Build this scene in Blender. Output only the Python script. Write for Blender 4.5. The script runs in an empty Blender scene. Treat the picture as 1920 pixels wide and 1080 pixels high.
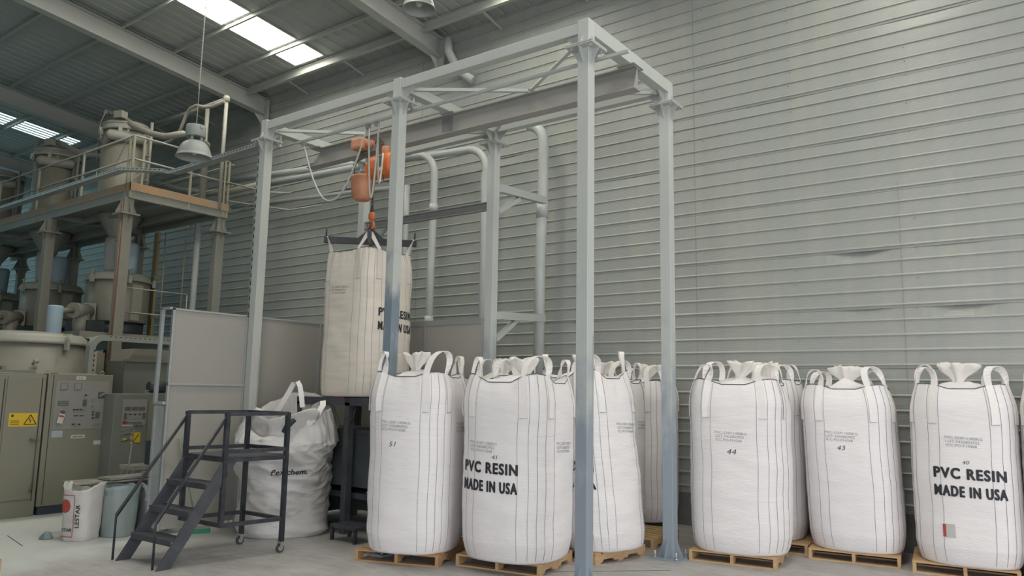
import bpy, bmesh, math, random
from mathutils import Vector, Matrix, noise
from math import sin, cos, pi, radians as R

SC = bpy.context.scene
COL = SC.collection
# ------------------------------------------------------------------ camera
cam = bpy.data.cameras.new('camera')
cam.sensor_fit = 'HORIZONTAL'; cam.sensor_width = 36.0
cam.lens = 1423.53 / 1920 * 36.0
cam.clip_end = 200
co = bpy.data.objects.new('camera', cam); COL.objects.link(co)
def cam_matrix(yaw, pitch, roll):
    cy, sy, cp, sp, cr, sr = cos(yaw), sin(yaw), cos(pitch), sin(pitch), cos(roll), sin(roll)
    f = Vector((sy*cp, cy*cp, sp)); r0 = Vector((cy, -sy, 0)); u0 = r0.cross(f)
    r = cr*r0 + sr*u0; u = -sr*r0 + cr*u0
    m = Matrix((r, u, -f)).transposed().to_4x4()
    return m
m = cam_matrix(-.63392585, .13529932, .0176968); m.translation = Vector((0, 0, 2.0))
co.matrix_world = m
SC.camera = co
# ------------------------------------------------------------------ daylight, exposure
SC.view_settings.view_transform = 'Standard'
SC.view_settings.look = 'None'
SC.view_settings.gamma = 1.0
SC.view_settings.use_curve_mapping = False
SC.view_settings.exposure = -0.16
W = bpy.data.worlds.new('World'); SC.world = W; W.use_nodes = True
bg = W.node_tree.nodes['Background']
bg.inputs[0].default_value = (0.95, 0.955, 1.0, 1); bg.inputs[1].default_value = 5.2
SKY_EMIT = 15.0
SC.cycles.max_bounces = 7; SC.cycles.diffuse_bounces = 5; SC.cycles.glossy_bounces = 3
SC.cycles.caustics_reflective = False; SC.cycles.caustics_refractive = False
SC.cycles.use_denoising = True
SC.cycles.sample_clamp_indirect = 8
def portal(name, loc, rot, sx, sy):          # tells the sampler where the open gates are; adds no light
    l = bpy.data.lights.new(name, 'AREA'); l.shape = 'RECTANGLE'; l.size = sx; l.size_y = sy
    l.cycles.is_portal = True
    o = bpy.data.objects.new(name, l); COL.objects.link(o); o.location = loc; o.rotation_euler = rot
portal('gate_light', (3.0, -7.9, 2.9), (R(90), 0, R(0)), 13.0, 5.8)
portal('side_gate_light', (9.9, 3.5, 2.9), (R(90), 0, R(90)), 9.0, 5.8)

# ------------------------------------------------------------------ materials
def mat(name, col, rough=.6, metal=0., spec=.5, nz=None, bump=None, wave=None, wear=None, dust=None):
    """nz: (scale, amount, other colour, (stretch)) blotches; bump: (scale, strength[, stretch]); wave: (axis, freq, strength)
    wear: (z_mid, z_width, colour) another coat below a ragged height"""
    m = bpy.data.materials.new(name); m.use_nodes = True
    nt = m.node_tree; N = nt.nodes; Lk = nt.links
    b = N['Principled BSDF']; b.inputs['Base Color'].default_value = (*col, 1)
    b.inputs['Roughness'].default_value = rough; b.inputs['Metallic'].default_value = metal
    b.inputs['Specular IOR Level'].default_value = spec
    tc = N.new('ShaderNodeTexCoord')
    geo = N.new('ShaderNodeNewGeometry')
    out = None
    def noise_node(scale, stretch=(1, 1, 1), detail=5):
        mp = N.new('ShaderNodeMapping'); mp.inputs['Scale'].default_value = stretch
        Lk.new(geo.outputs['Position'], mp.inputs['Vector'])
        t = N.new('ShaderNodeTexNoise'); t.inputs['Scale'].default_value = scale; t.inputs['Detail'].default_value = detail
        Lk.new(mp.outputs[0], t.inputs['Vector']); return t
    colsock = None
    if nz:
        for k, q in enumerate(nz if isinstance(nz, list) else [nz]):
            sc_, am, c2 = q[:3]; st = q[3] if len(q) > 3 else (1, 1, 1)
            t = noise_node(sc_, st)
            rp = N.new('ShaderNodeMapRange'); rp.inputs['From Min'].default_value = .42; rp.inputs['From Max'].default_value = .68
            rp.inputs['To Max'].default_value = am
            Lk.new(t.outputs['Fac'], rp.inputs['Value'])
            mx = N.new('ShaderNodeMix'); mx.data_type = 'RGBA'
            Lk.new(rp.outputs[0], mx.inputs[0])
            if colsock: Lk.new(colsock, mx.inputs[6])
            else: mx.inputs[6].default_value = (*col, 1)
            mx.inputs[7].default_value = (*c2, 1)
            colsock = mx.outputs[2]
    if wear:
        zm, zw, c2 = wear
        t = noise_node(4.5, (1, 1, .55), 8)
        sx = N.new('ShaderNodeSeparateXYZ'); Lk.new(geo.outputs['Position'], sx.inputs[0])
        ad = N.new('ShaderNodeMath'); ad.operation = 'MULTIPLY_ADD'; ad.inputs[1].default_value = 3.2
        Lk.new(t.outputs['Fac'], ad.inputs[0]); Lk.new(sx.outputs[2], ad.inputs[2])
        rp = N.new('ShaderNodeMapRange'); rp.interpolation_type = 'SMOOTHSTEP'
        rp.inputs['From Min'].default_value = zm + 1.6 + zw; rp.inputs['From Max'].default_value = zm + 1.6 - zw
        Lk.new(ad.outputs[0], rp.inputs['Value'])
        mx = N.new('ShaderNodeMix'); mx.data_type = 'RGBA'; Lk.new(rp.outputs[0], mx.inputs[0])
        if colsock: Lk.new(colsock, mx.inputs[6])
        else: mx.inputs[6].default_value = (*col, 1)
        mx.inputs[7].default_value = (*c2, 1); colsock = mx.outputs[2]
    if dust:                                      # powder around the mixing plant, paled further in place of brighter light there
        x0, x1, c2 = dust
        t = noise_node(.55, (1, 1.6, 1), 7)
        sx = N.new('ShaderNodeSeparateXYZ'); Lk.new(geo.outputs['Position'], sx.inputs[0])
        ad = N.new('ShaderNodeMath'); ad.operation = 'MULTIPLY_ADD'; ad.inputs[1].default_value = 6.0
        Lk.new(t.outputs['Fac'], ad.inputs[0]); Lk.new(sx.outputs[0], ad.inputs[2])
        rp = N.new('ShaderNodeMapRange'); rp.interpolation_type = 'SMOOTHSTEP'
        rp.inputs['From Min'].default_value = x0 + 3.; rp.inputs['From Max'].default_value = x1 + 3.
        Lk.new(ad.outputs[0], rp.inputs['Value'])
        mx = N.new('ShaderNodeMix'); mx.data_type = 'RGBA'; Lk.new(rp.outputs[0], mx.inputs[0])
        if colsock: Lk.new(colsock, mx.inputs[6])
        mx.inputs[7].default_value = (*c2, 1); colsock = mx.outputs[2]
    if colsock: Lk.new(colsock, b.inputs['Base Color'])
    nrm = None
    if bump:
        t = noise_node(bump[0], bump[2] if len(bump) > 2 else (1, 1, 1), 4)
        bp = N.new('ShaderNodeBump'); bp.inputs['Strength'].default_value = bump[1]; bp.inputs['Distance'].default_value = .02
        Lk.new(t.outputs['Fac'], bp.inputs['Height']); nrm = bp.outputs[0]
    if wave:
        ax, fr, st = wave
        sx = N.new('ShaderNodeSeparateXYZ'); Lk.new(geo.outputs['Position'], sx.inputs[0])
        mu = N.new('ShaderNodeMath'); mu.operation = 'MULTIPLY'; mu.inputs[1].default_value = fr * 2 * pi
        Lk.new(sx.outputs['XYZ'.index(ax)], mu.inputs[0])
        sn = N.new('ShaderNodeMath'); sn.operation = 'SINE'; Lk.new(mu.outputs[0], sn.inputs[0])
        bp = N.new('ShaderNodeBump'); bp.inputs['Strength'].default_value = st; bp.inputs['Distance'].default_value = .004
        Lk.new(sn.outputs[0], bp.inputs['Height'])
        if nrm: Lk.new(nrm, bp.inputs['Normal'])
        nrm = bp.outputs[0]
    if nrm: Lk.new(nrm, b.inputs['Normal'])
    return m
def emis(name, col, s, dirt=None, stripes=None):
    m = bpy.data.materials.new(name); m.use_nodes = True; nt = m.node_tree; N = nt.nodes; Lk = nt.links
    b = N['Principled BSDF']; b.inputs['Base Color'].default_value = (.6, .6, .55, 1); b.inputs['Roughness'].default_value = .6
    b.inputs['Emission Color'].default_value = (*col, 1); b.inputs['Emission Strength'].default_value = s
    if dirt:
        geo = N.new('ShaderNodeNewGeometry'); mp = N.new('ShaderNodeMapping'); mp.inputs['Scale'].default_value = (3.5, .9, 1)
        Lk.new(geo.outputs['Position'], mp.inputs['Vector'])
        t = N.new('ShaderNodeTexNoise'); t.inputs['Scale'].default_value = 2.2; t.inputs['Detail'].default_value = 7
        t.inputs['Roughness'].default_value = .7
        Lk.new(mp.outputs[0], t.inputs['Vector'])
        rp = N.new('ShaderNodeMapRange'); rp.inputs['From Min'].default_value = .60; rp.inputs['From Max'].default_value = .66
        rp.inputs['To Min'].default_value = s; rp.inputs['To Max'].default_value = dirt
        Lk.new(t.outputs['Fac'], rp.inputs['Value']); Lk.new(rp.outputs[0], b.inputs['Emission Strength'])
        if stripes:                               # corrugated translucent sheet: stripes put the ribs' blocking of light into the glow
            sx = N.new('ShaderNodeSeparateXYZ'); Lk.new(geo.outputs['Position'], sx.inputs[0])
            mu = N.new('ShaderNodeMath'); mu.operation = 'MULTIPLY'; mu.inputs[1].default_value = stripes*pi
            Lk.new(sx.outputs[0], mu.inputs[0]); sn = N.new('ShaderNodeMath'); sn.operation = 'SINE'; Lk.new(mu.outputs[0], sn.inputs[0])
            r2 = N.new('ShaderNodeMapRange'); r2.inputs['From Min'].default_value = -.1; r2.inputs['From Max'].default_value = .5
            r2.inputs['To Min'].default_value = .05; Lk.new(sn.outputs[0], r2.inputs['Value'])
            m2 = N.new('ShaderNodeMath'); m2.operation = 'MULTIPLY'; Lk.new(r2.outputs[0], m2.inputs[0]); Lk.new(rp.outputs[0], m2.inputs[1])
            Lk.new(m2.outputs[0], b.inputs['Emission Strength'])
    return m
M = {}
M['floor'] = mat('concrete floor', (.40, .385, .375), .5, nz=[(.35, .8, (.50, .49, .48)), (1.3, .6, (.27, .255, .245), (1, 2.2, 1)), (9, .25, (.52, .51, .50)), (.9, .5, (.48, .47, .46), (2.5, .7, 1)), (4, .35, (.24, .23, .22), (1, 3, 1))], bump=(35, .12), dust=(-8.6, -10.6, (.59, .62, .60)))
M['clad'] = mat('grey wall cladding', (.335, .355, .335), .36, spec=.5, nz=[(.5, .35, (.33, .355, .34)), (1.6, .35, (.42, .41, .355), (3, 1, .25))], bump=(1.2, .06, (1, 1, 3)), wave=('Z', 45, .16))
M['plinth'] = mat('concrete plinth', (.16, .155, .15), .8, nz=(3, .6, (.24, .24, .23)))
M['roof'] = mat('roof sheeting', (.40, .425, .40), .5, nz=(.7, .4, (.33, .36, .345)), bump=(3, .05))
M['rafter'] = mat('painted rafter steel', (.44, .455, .42), .5, nz=(1.2, .3, (.38, .40, .38)))
M['paint'] = mat('pale blue grey steel paint', (.50, .53, .51), .42, nz=(1.5, .35, (.45, .48, .465)), bump=(40, .03), wear=(2.1, .8, (.27, .32, .37)))
M['paint_mid'] = mat('steel paint rubbed bare high up', (.50, .53, .51), .42, nz=(1.5, .35, (.45, .48, .465)), bump=(40, .03), wear=(3.25, .5, (.20, .25, .30)))
M['paint_plain'] = mat('dusted steel paint', (.47, .49, .465), .45, nz=(1.5, .35, (.42, .44, .42)), bump=(40, .03))
M['paint_hi'] = mat('dusty grey beam paint', (.49, .52, .50), .45, nz=(1.8, .4, (.43, .455, .44)))
M['beamwarm'] = mat('dusty runway beam paint', (.36, .355, .335), .45, nz=(1.4, .5, (.29, .285, .27)))
M['patch'] = mat('bare dark patch on the beam', (.20, .21, .21), .5)
M['duct'] = mat('pale grey pipe', (.47, .50, .49), .4, nz=(3, .3, (.40, .43, .42)))
M['zinc'] = mat('galvanised tray steel', (.42, .45, .45), .4, metal=.3, nz=(6, .4, (.33, .36, .36)))
M['encl'] = mat('grey enclosure sheet', (.345, .335, .30), .35, nz=(.9, .5, (.31, .31, .295)), bump=(2, .05))
M['encl_dark'] = mat('dark channel steel', (.28, .29, .28), .5, nz=(2, .5, (.23, .24, .235)))
M['bag'] = mat('white woven polypropylene', (.85, .825, .83), .5, spec=.35, nz=(1.2, .3, (.81, .785, .79)), bump=(7, .30, (.8, .8, 3.2)), wave=('Z', 90, .25))
M['bag_aged'] = mat('dusty off white woven bag', (.74, .68, .60), .55, spec=.3, nz=(2, .4, (.68, .63, .55)), bump=(5, .3, (1, 1, .5)), wave=('Z', 90, .2))
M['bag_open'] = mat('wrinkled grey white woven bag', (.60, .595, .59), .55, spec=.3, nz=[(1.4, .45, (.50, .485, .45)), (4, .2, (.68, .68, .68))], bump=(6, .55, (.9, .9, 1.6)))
M['web'] = mat('white webbing', (.86, .83, .81), .6, bump=(60, .2))
M['web_old'] = mat('dusty webbing', (.66, .63, .58), .6, bump=(60, .2))
M['film'] = mat('crumpled white liner film', (.80, .775, .74), .3, spec=.6, bump=(14, .6))
M['thread'] = mat('dark blue seam thread', (.10, .12, .16), .7)
M['thread_l'] = mat('grey seam thread', (.30, .30, .32), .7)
M['ink'] = mat('black printing ink', (.022, .024, .03), .6)
M['ink_l'] = mat('faded dot printing ink', (.28, .28, .29), .6)
M['marker'] = mat('marker pen ink', (.06, .06, .07), .6)
M['pallet'] = mat('pine pallet wood', (.54, .36, .19), .7, nz=[(6, .6, (.44, .27, .13), (1, 1, 4)), (2, .4, (.62, .44, .25))], bump=(25, .2))
M['pallet_d'] = mat('stained pallet wood', (.43, .25, .12), .7, nz=(6, .6, (.50, .33, .17)), bump=(25, .2))
M['orange'] = mat('orange hoist enamel', (.66, .17, .045), .38, nz=(5, .3, (.55, .20, .09)))
M['orange_d'] = mat('dusty faded orange enamel', (.55, .245, .135), .5, nz=(5, .5, (.62, .33, .21)))
M['hoist_d'] = mat('dirty hoist iron', (.12, .09, .075), .5)
M['black'] = mat('black painted steel', (.022, .025, .033), .4, nz=(9, .35, (.09, .095, .105)))
M['black2'] = mat('dusty dark steel', (.045, .050, .060), .55, nz=[(4, .6, (.10, .105, .115)), (1.5, .4, (.03, .034, .042))])
M['tub'] = mat('dark hopper sheet', (.055, .065, .07), .5, nz=(1.5, .7, (.11, .12, .12)))
M['powder'] = mat('spilled white powder', (.55, .54, .5), .9, bump=(20, .4))
M['chrome'] = mat('grey caster metal', (.5, .5, .5), .35, metal=.7)
M['rubber'] = mat('caster rubber', (.06, .06, .06), .6)
M['cab'] = mat('beige cabinet enamel', (.225, .215, .165), .45, nz=(1.2, .5, (.20, .205, .17)))
M['cab2'] = mat('grey green cabinet enamel', (.175, .185, .16), .45, nz=(1.2, .4, (.15, .16, .145)))
M['cabpanel'] = mat('brushed grey control panel', (.26, .255, .235), .35)
M['cabbase'] = mat('dark blue cabinet plinth', (.035, .05, .065), .6)
M['gap'] = mat('dark door gap', (.03, .03, .028), .8)
M['yellow'] = mat('yellow warning sticker', (.62, .42, .02), .5)
M['green'] = mat('green push switch', (.02, .16, .10), .4)
M['red'] = mat('red push button', (.35, .03, .02), .4)
M['white'] = mat('white sticker', (.52, .52, .49), .5)
M['bluelabel'] = mat('pale blue sticker', (.36, .42, .44), .5)
M['greyd'] = mat('dark grey plastic', (.10, .11, .10), .5)
M['redprint'] = mat('red print', (.42, .06, .05), .6)
M['tank'] = mat('cream machine enamel', (.235, .225, .185), .45, nz=[(1.2, .5, (.195, .19, .16)), (5, .25, (.28, .265, .22))])
M['tank_l'] = mat('pale tank lid enamel', (.33, .33, .28), .4, nz=(3, .4, (.26, .255, .22)))
M['platform'] = mat('platform steel', (.235, .24, .21), .5, nz=(1.5, .5, (.19, .195, .18)))
M['kick'] = mat('faded orange kick plate', (.36, .23, .13), .5, nz=[(1.6, .9, (.27, .24, .18)), (5, .4, (.42, .27, .13))])
M['rail'] = mat('dusty yellow rail', (.31, .29, .21), .5, nz=(4, .6, (.27, .275, .24)))
M['rail_g'] = mat('dusty pale rail', (.29, .30, .265), .5)
M['sleeve_b'] = mat('pale blue filter sleeve', (.26, .36, .43), .7, nz=(3, .5, (.33, .40, .43)), bump=(8, .4))
M['sleeve_w'] = mat('grey white filter sleeve', (.36, .37, .35), .7, bump=(8, .4))
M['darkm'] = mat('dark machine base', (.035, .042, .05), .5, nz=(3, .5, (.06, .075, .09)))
M['lamp'] = mat('grey lamp housing', (.29, .315, .30), .5, nz=(4, .3, (.25, .27, .26)))
M['lampin'] = mat('lamp reflector inside', (.30, .30, .28), .5)
M['pipe_cond'] = mat('cream conduit', (.31, .305, .26), .5, nz=(3, .3, (.26, .26, .23)))
M['cable'] = mat('grey cable', (.50, .51, .48), .5)
M['cable_d'] = mat('dark cable', (.05, .05, .05), .5)
M['sack'] = mat('white paper sack', (.58, .565, .54), .6, nz=(3, .4, (.50, .49, .47)), bump=(7, .5))
M['bluebin'] = mat('dusty pale blue plastic', (.23, .30, .31), .45, nz=[(3, .6, (.32, .36, .35)), (1.5, .5, (.24, .26, .22))], bump=(5, .3))
M['greybin'] = mat('smeared grey plastic', (.28, .30, .29), .5, nz=[(3.5, .8, (.15, .16, .18)), (6, .5, (.38, .4, .38))], bump=(6, .4))
M['board'] = mat('dusty board', (.24, .225, .19), .8, nz=(4, .8, (.37, .36, .33)))
M['broom'] = mat('green bristle', (.03, .22, .13), .7)
M['pole'] = mat('green grey pole', (.18, .23, .16), .6)
M['crack'] = mat('dark floor joint', (.12, .12, .115), .9)
M['dust'] = mat('white floor dust streak', (.5, .5, .49), .9)
M['sky'] = emis('daylight through the roof light', (1.0, .965, .85), SKY_EMIT, dirt=.45)
M['sky_added'] = emis('cool tint from added end roof lights', (.50, .86, 1.0), 6.5)
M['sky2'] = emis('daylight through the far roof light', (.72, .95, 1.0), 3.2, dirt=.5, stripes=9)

# ------------------------------------------------------------------ mesh helpers
class MB:
    def __init__(s): s.v = []; s.f = []; s.sm = []
    def add(s, vs, fs, smooth=False):
        n = len(s.v); s.v += [Vector(p) for p in vs]; s.f += [tuple(i + n for i in f) for f in fs]; s.sm += [smooth]*len(fs); return s
    def box(s, c, d, rz=0., m=None):
        x, y, z = [k/2 for k in d]; vs = [Vector(p) for p in ((-x,-y,-z),(x,-y,-z),(x,y,-z),(-x,y,-z),(-x,-y,z),(x,-y,z),(x,y,z),(-x,y,z))]
        mm = m if m is not None else Matrix.Rotation(rz, 3, 'Z')
        c = Vector(c); vs = [mm @ p + c for p in vs]
        return s.add(vs, [(0,3,2,1),(4,5,6,7),(0,1,5,4),(1,2,6,5),(2,3,7,6),(3,0,4,7)])
    def bb(s, x0, x1, y0, y1, z0, z1):
        return s.box(((x0+x1)/2, (y0+y1)/2, (z0+z1)/2), (abs(x1-x0), abs(y1-y0), abs(z1-z0)))
    def tube(s, pts, r, n=10, caps=True, rr=None):
        pts = [Vector(p) for p in pts]; L = len(pts); vs = []; prev = None
        for i, p in enumerate(pts):
            t = (pts[min(i+1, L-1)] - pts[max(i-1, 0)])
            t = t.normalized() if t.length > 1e-9 else Vector((0,0,1))
            if prev is None:
                a = Vector((0,0,1)) if abs(t.z) < .9 else Vector((1,0,0)); u = t.cross(a).normalized()
            else: u = (prev - t*prev.dot(t)).normalized()
            prev = u; w = t.cross(u); q = rr[i] if rr else r
            vs += [p + q*(cos(2*pi*k/n)*u + sin(2*pi*k/n)*w) for k in range(n)]
        fs = [(i*n+k, i*n+(k+1) % n, (i+1)*n+(k+1) % n, (i+1)*n+k) for i in range(L-1) for k in range(n)]
        s.add(vs, fs, n > 5)
        if caps: s.add(vs[:n], [tuple(range(n))[::-1]]); s.add(vs[-n:], [tuple(range(n))])
        return s
    def bar(s, a, b, w, h=None, up=(0,0,1)):       # rectangular bar a->b, w sideways, h along up
        a = Vector(a); b = Vector(b); t = (b-a).normalized(); h = h or w
        u = t.cross(Vector(up)); u = u.normalized() if u.length > 1e-6 else Vector((1,0,0)); k = u.cross(t)
        mm = Matrix((t, u, k)).transposed()
        return s.box((a+b)/2, ((b-a).length, w, h), m=mm)
    def lathe(s, c, prof, n=24, fn=None, smooth=True, sx=1., sy=1., caps=True):
        c = Vector(c); vs = []
        for j, (r, z) in enumerate(prof):
            for k in range(n):
                a = 2*pi*k/n; q = r*(fn(a, z, j) if fn else 1.)
                vs.append(c + Vector((q*cos(a)*sx, q*sin(a)*sy, z)))
        fs = [(j*n+k, j*n+(k+1) % n, (j+1)*n+(k+1) % n, (j+1)*n+k) for j in range(len(prof)-1) for k in range(n)]
        s.add(vs, fs, smooth)
        if caps: s.add(vs[:n], [tuple(range(n))[::-1]], False); s.add(vs[-n:], [tuple(range(n))], False)
        return s
    def cyl(s, c, r, h, n=20, axis='Z'):
        c = Vector(c); d = {'X': Vector((1,0,0)), 'Y': Vector((0,1,0)), 'Z': Vector((0,0,1))}[axis]
        return s.tube([c - d*h/2, c + d*h/2], r, n)
    def prism(s, poly, ext, o=(0,0,0), u=(1,0,0), v=(0,0,1), w=(0,1,0)):
        o, u, v, w = map(Vector, (o, u, v, w)); n = len(poly)
        vs = [o + a*u + b*v for a, b in poly] + [o + a*u + b*v + ext*w for a, b in poly]
        fs = [tuple(range(n)), tuple(range(2*n-1, n-1, -1))] + [(i, i+n, (i+1) % n + n, (i+1) % n) for i in range(n)]
        return s.add(vs, fs)
    def ribbon(s, pts, wd, w, th=.004):           # strap through pts, width vectors wd (one or a list)
        pts = [Vector(p) for p in pts]; L = len(pts); vs = []
        for i, p in enumerate(pts):
            t = (pts[min(i+1, L-1)] - pts[max(i-1, 0)]).normalized()
            a = Vector(wd[i] if isinstance(wd, list) else wd).normalized(); a = (a - t*a.dot(t)).normalized(); nn = t.cross(a)
            vs += [p + a*w/2 + nn*th/2, p - a*w/2 + nn*th/2, p - a*w/2 - nn*th/2, p + a*w/2 - nn*th/2]
        fs = [(i*4+k, i*4+(k+1) % 4, i*4+4+(k+1) % 4, i*4+4+k) for i in range(L-1) for k in range(4)] + [(3,2,1,0), tuple(range(L*4-4, L*4))]
        return s.add(vs, fs)
def root_loc(o):
    v = Vector((0, 0, 0))
    while o is not None: v = v + o.location; o = o.parent
    return v
def build(name, mb, material, parent=None, base=None, bevel=0., fixn=True):
    off = root_loc(parent) if parent else (Vector(base) if base is not None else Vector((0,0,0)))
    me = bpy.data.meshes.new(name)
    me.from_pydata([tuple(p - off) for p in mb.v], [], mb.f)
    me.materials.append(M[material] if isinstance(material, str) else material)
    for p, sm in zip(me.polygons, mb.sm): p.use_smooth = sm
    if fixn:
        bm = bmesh.new(); bm.from_mesh(me); bmesh.ops.remove_doubles(bm, verts=bm.verts, dist=1e-5)
        bmesh.ops.recalc_face_normals(bm, faces=bm.faces); bm.to_mesh(me); bm.free()
    o = bpy.data.objects.new(name, me); COL.objects.link(o)
    if parent: o.parent = parent
    else: o.location = off
    if bevel:
        b = o.modifiers.new('bevel', 'BEVEL'); b.width = bevel; b.segments = 2; b.limit_method = 'ANGLE'
    return o
def tag(o, label, cat, group=None):
    o['label'] = label; o['category'] = cat
    if group: o['group'] = group
    return o
def thing(name, label, cat, loc, group=None):
    o = bpy.data.objects.new(name, None); COL.objects.link(o); o.location = loc; o.empty_display_size = .1
    return tag(o, label, cat, group)
def struct(name, mb, material, parent=None, **k):
    o = build(name, mb, material, parent, **k)
    if not parent: o['kind'] = 'structure'
    return o
def arc(c, r, a0, a1, u, v, n=8):
    c, u, v = map(Vector, (c, u, v)); return [c + r*(cos(a0+(a1-a0)*k/n)*u + sin(a0+(a1-a0)*k/n)*v) for k in range(n+1)]
_tc = {}
def text2d(s, size=1., bold=0., aspect=1., space=None):
    """triangles of a written string, centred, cap height = size"""
    key = (s, bold, space)
    if key not in _tc:
        cu = bpy.data.curves.new('t', 'FONT'); cu.body = s; cu.size = 1.; cu.offset = bold; cu.resolution_u = 3; cu.space_character = space or 1.02 + bold
        ob = bpy.data.objects.new('t', cu); COL.objects.link(ob)
        bpy.context.view_layer.update()
        me = bpy.data.meshes.new_from_object(ob.evaluated_get(bpy.context.evaluated_depsgraph_get()))
        bm = bmesh.new(); bm.from_mesh(me)
        bmesh.ops.triangulate(bm, faces=bm.faces)
        bm.verts.ensure_lookup_table()
        v = [(p.co.x, p.co.y) for p in bm.verts]; f = [tuple(q.index for q in fa.verts) for fa in bm.faces]
        bm.free(); bpy.data.objects.remove(ob); bpy.data.curves.remove(cu); bpy.data.meshes.remove(me)
        _tc[key] = (v, f)
    v, f = _tc[key]
    x0 = min(p[0] for p in v); x1 = max(p[0] for p in v); y0 = min(p[1] for p in v); y1 = max(p[1] for p in v)
    k = size/.70
    return [((p[0]-(x0+x1)/2)*k*aspect, (p[1]-.35)*k) for p in v], f
def sliced(v, f, step):
    """cut 2D triangles by vertical lines so they can follow a curved surface"""
    bm = bmesh.new(); vs = [bm.verts.new((p[0], p[1], 0)) for p in v]
    for q in f:
        try: bm.faces.new([vs[i] for i in q])
        except ValueError: pass
    x0 = min(p[0] for p in v); x1 = max(p[0] for p in v); k = x0 + step
    while k < x1:
        g = bm.verts[:] + bm.edges[:] + bm.faces[:]
        bmesh.ops.bisect_plane(bm, geom=g, plane_co=(k, 0, 0), plane_no=(1, 0, 0)); k += step
    bm.verts.index_update(); V = [(p.co.x, p.co.y) for p in bm.verts]; F = [tuple(q.index for q in fa.verts) for fa in bm.faces]
    bm.free(); return V, F
def flat_text(mb, s, size, o, u, v, bold=0., aspect=1.):
    V, F = text2d(s, size, bold, aspect); o, u, v = map(Vector, (o, u, v))
    mb.add([o + a*u + b*v for a, b in V], F); return mb
def nz3(x, y, z, s): return noise.noise(Vector((x, y, z))*s)

# ------------------------------------------------------------------ building shell
WY = 11.45
XL, XR, YB = -44., 10., -8.
KS = 1.0457
def rz(y): return 9.51 + .1*(WY - y)
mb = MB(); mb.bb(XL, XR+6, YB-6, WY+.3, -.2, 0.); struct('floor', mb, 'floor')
# back wall: horizontal cladding with standing ribs, every fourth one an overlap joint
def wall_back():
    prof = []; pitch = .2058; z0 = 2.448 - 9*pitch; z = .49
    prof.append((z, 0.)); k = 0
    zz = z0
    while zz < 9.6:
        j = (k - 9) % 4 == 0
        if zz > .5:
            if j: prof += [(zz-.058, 0.), (zz-.052, .006), (zz-.046, .006), (zz-.042, 0.)]
            prof += [(zz-.009, 0.), (zz-.008, -.016), (zz-.002, -.017), (zz+.020, 0.)]
        zz += pitch; k += 1
    prof.append((9.62, 0.))
    xs = [XL, -30, -22, -18] + [-15 + .12*i for i in range(int(18/.12)+1)] + [4, 6, XR]
    dents = [(-2.30, .54, 4.048, .075, .17), (-2.32, .52, 3.225, .035, .12), (-1.09, .52, 3.225, .06, .15), (-1.15, .58, 4.048, .016, .08), (-5.9, .9, 5.694, .014, .06), (-3.4, 1.2, 6.518, .014, .06), (-1.3, .9, 7.341, .016, .06), (-4.3, .8, 7.341, .014, .06), (-8.6, .5, 6.518, .02, .06), (-2.2, .9, 5.694, .012, .05), (-6.9, .6, 3.225, .01, .05), (-1.7, 1.0, 2.40, .012, .05),]
    vs = []; n = len(prof)
    for x in xs:
        for z, d in prof:
            y = WY + d
            for dx, hw, dz, dep, hh in dents:
                if abs(x-dx) < hw and dz-hh < z <= dz+.004:
                    y += dep*cos((x-dx)/hw*pi/2)**2*(1-(dz-z)/hh)
            y += .004*nz3(x*.3, z*.8, 3.3, 1)
            vs.append((x, y, z))
    fs = [(i*n+j, (i+1)*n+j, (i+1)*n+j+1, i*n+j+1) for i in range(len(xs)-1) for j in range(n-1)]
    mb = MB(); mb.add(vs, fs); return mb
w = struct('wall_back', wall_back(), 'clad', fixn=False)
mb = MB()
for x in (-19.6, -10.9, -4.75, -1.78, 2.2):                         # vertical sheet joints, a folded lap
    mb.bb(x-.004, x+.004, WY-.004, WY+.002, .49, 9.4 if x != -1.78 else 5.0)
build('sheet_lap', mb, 'encl_dark', w)
mb = MB(); rnd = random.Random(4)                                   # cladding screws
for x in (-16.8, -13.8, -10.75, -7.7, -4.6, -3.2, -1.6, 1.2):
    for k in range(0, 42):
        if rnd.random() < .62: mb.cyl((x + rnd.uniform(-.02, .02), WY-.008, .75 + .2058*k), .009, .016, 6, 'Y')
o = build('screw', mb, 'encl_dark', w); o['kind'] = 'stuff'
mb = MB(); mb.bb(XL, XR, WY-.06, WY+.2, 0, .49); struct('baseboard_back', mb, 'plinth')
mb = MB(); mb.bb(XL-.2, XL, YB, WY+.2, 0, 12.); struct('wall_left', mb, 'clad')
mb = MB()                                                           # wall behind the photographer, with the big gate open
mb.bb(XL, -3.5, YB-.2, YB, 0, 12.); mb.bb(9.5, XR, YB-.2, YB, 0, 12.); mb.bb(-3.5, 9.5, YB-.2, YB, 5.8, 12.); struct('wall_front', mb, 'clad')
mb = MB(); mb.bb(XR, XR+.2, YB, -1., 0, 12.); mb.bb(XR, XR+.2, 8., WY+.2, 0, 12.); mb.bb(XR, XR+.2, -1, 8, 5.8, 12.); struct('wall_right', mb, 'clad')
# roof sheet, ribs running down the slope
def roof_mesh():
    prof = []; x = XL
    while x < XR:
        prof += [(x, 0), (x+.245, 0), (x+.257, .022), (x+.298, .022)]; x += .31
    y0, y1 = YB-.2, WY+.2; vs = []
    for x, d in prof: vs += [(x, y0, rz(y0)+d), (x, y1, rz(y1)+d)]
    fs = [(2*i, 2*i+2, 2*i+3, 2*i+1) for i in range(len(prof)-1)]
    mb = MB(); mb.add(vs, fs)
    a = len(mb.v)
    mb.add([(XL, y0, rz(y0)+.12), (XR, y0, rz(y0)+.12), (XR, y1, rz(y1)+.12), (XL, y1, rz(y1)+.12)], [(0,1,2,3)])
    return mb
struct('ceiling', roof_mesh(), 'roof', fixn=False)
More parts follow.
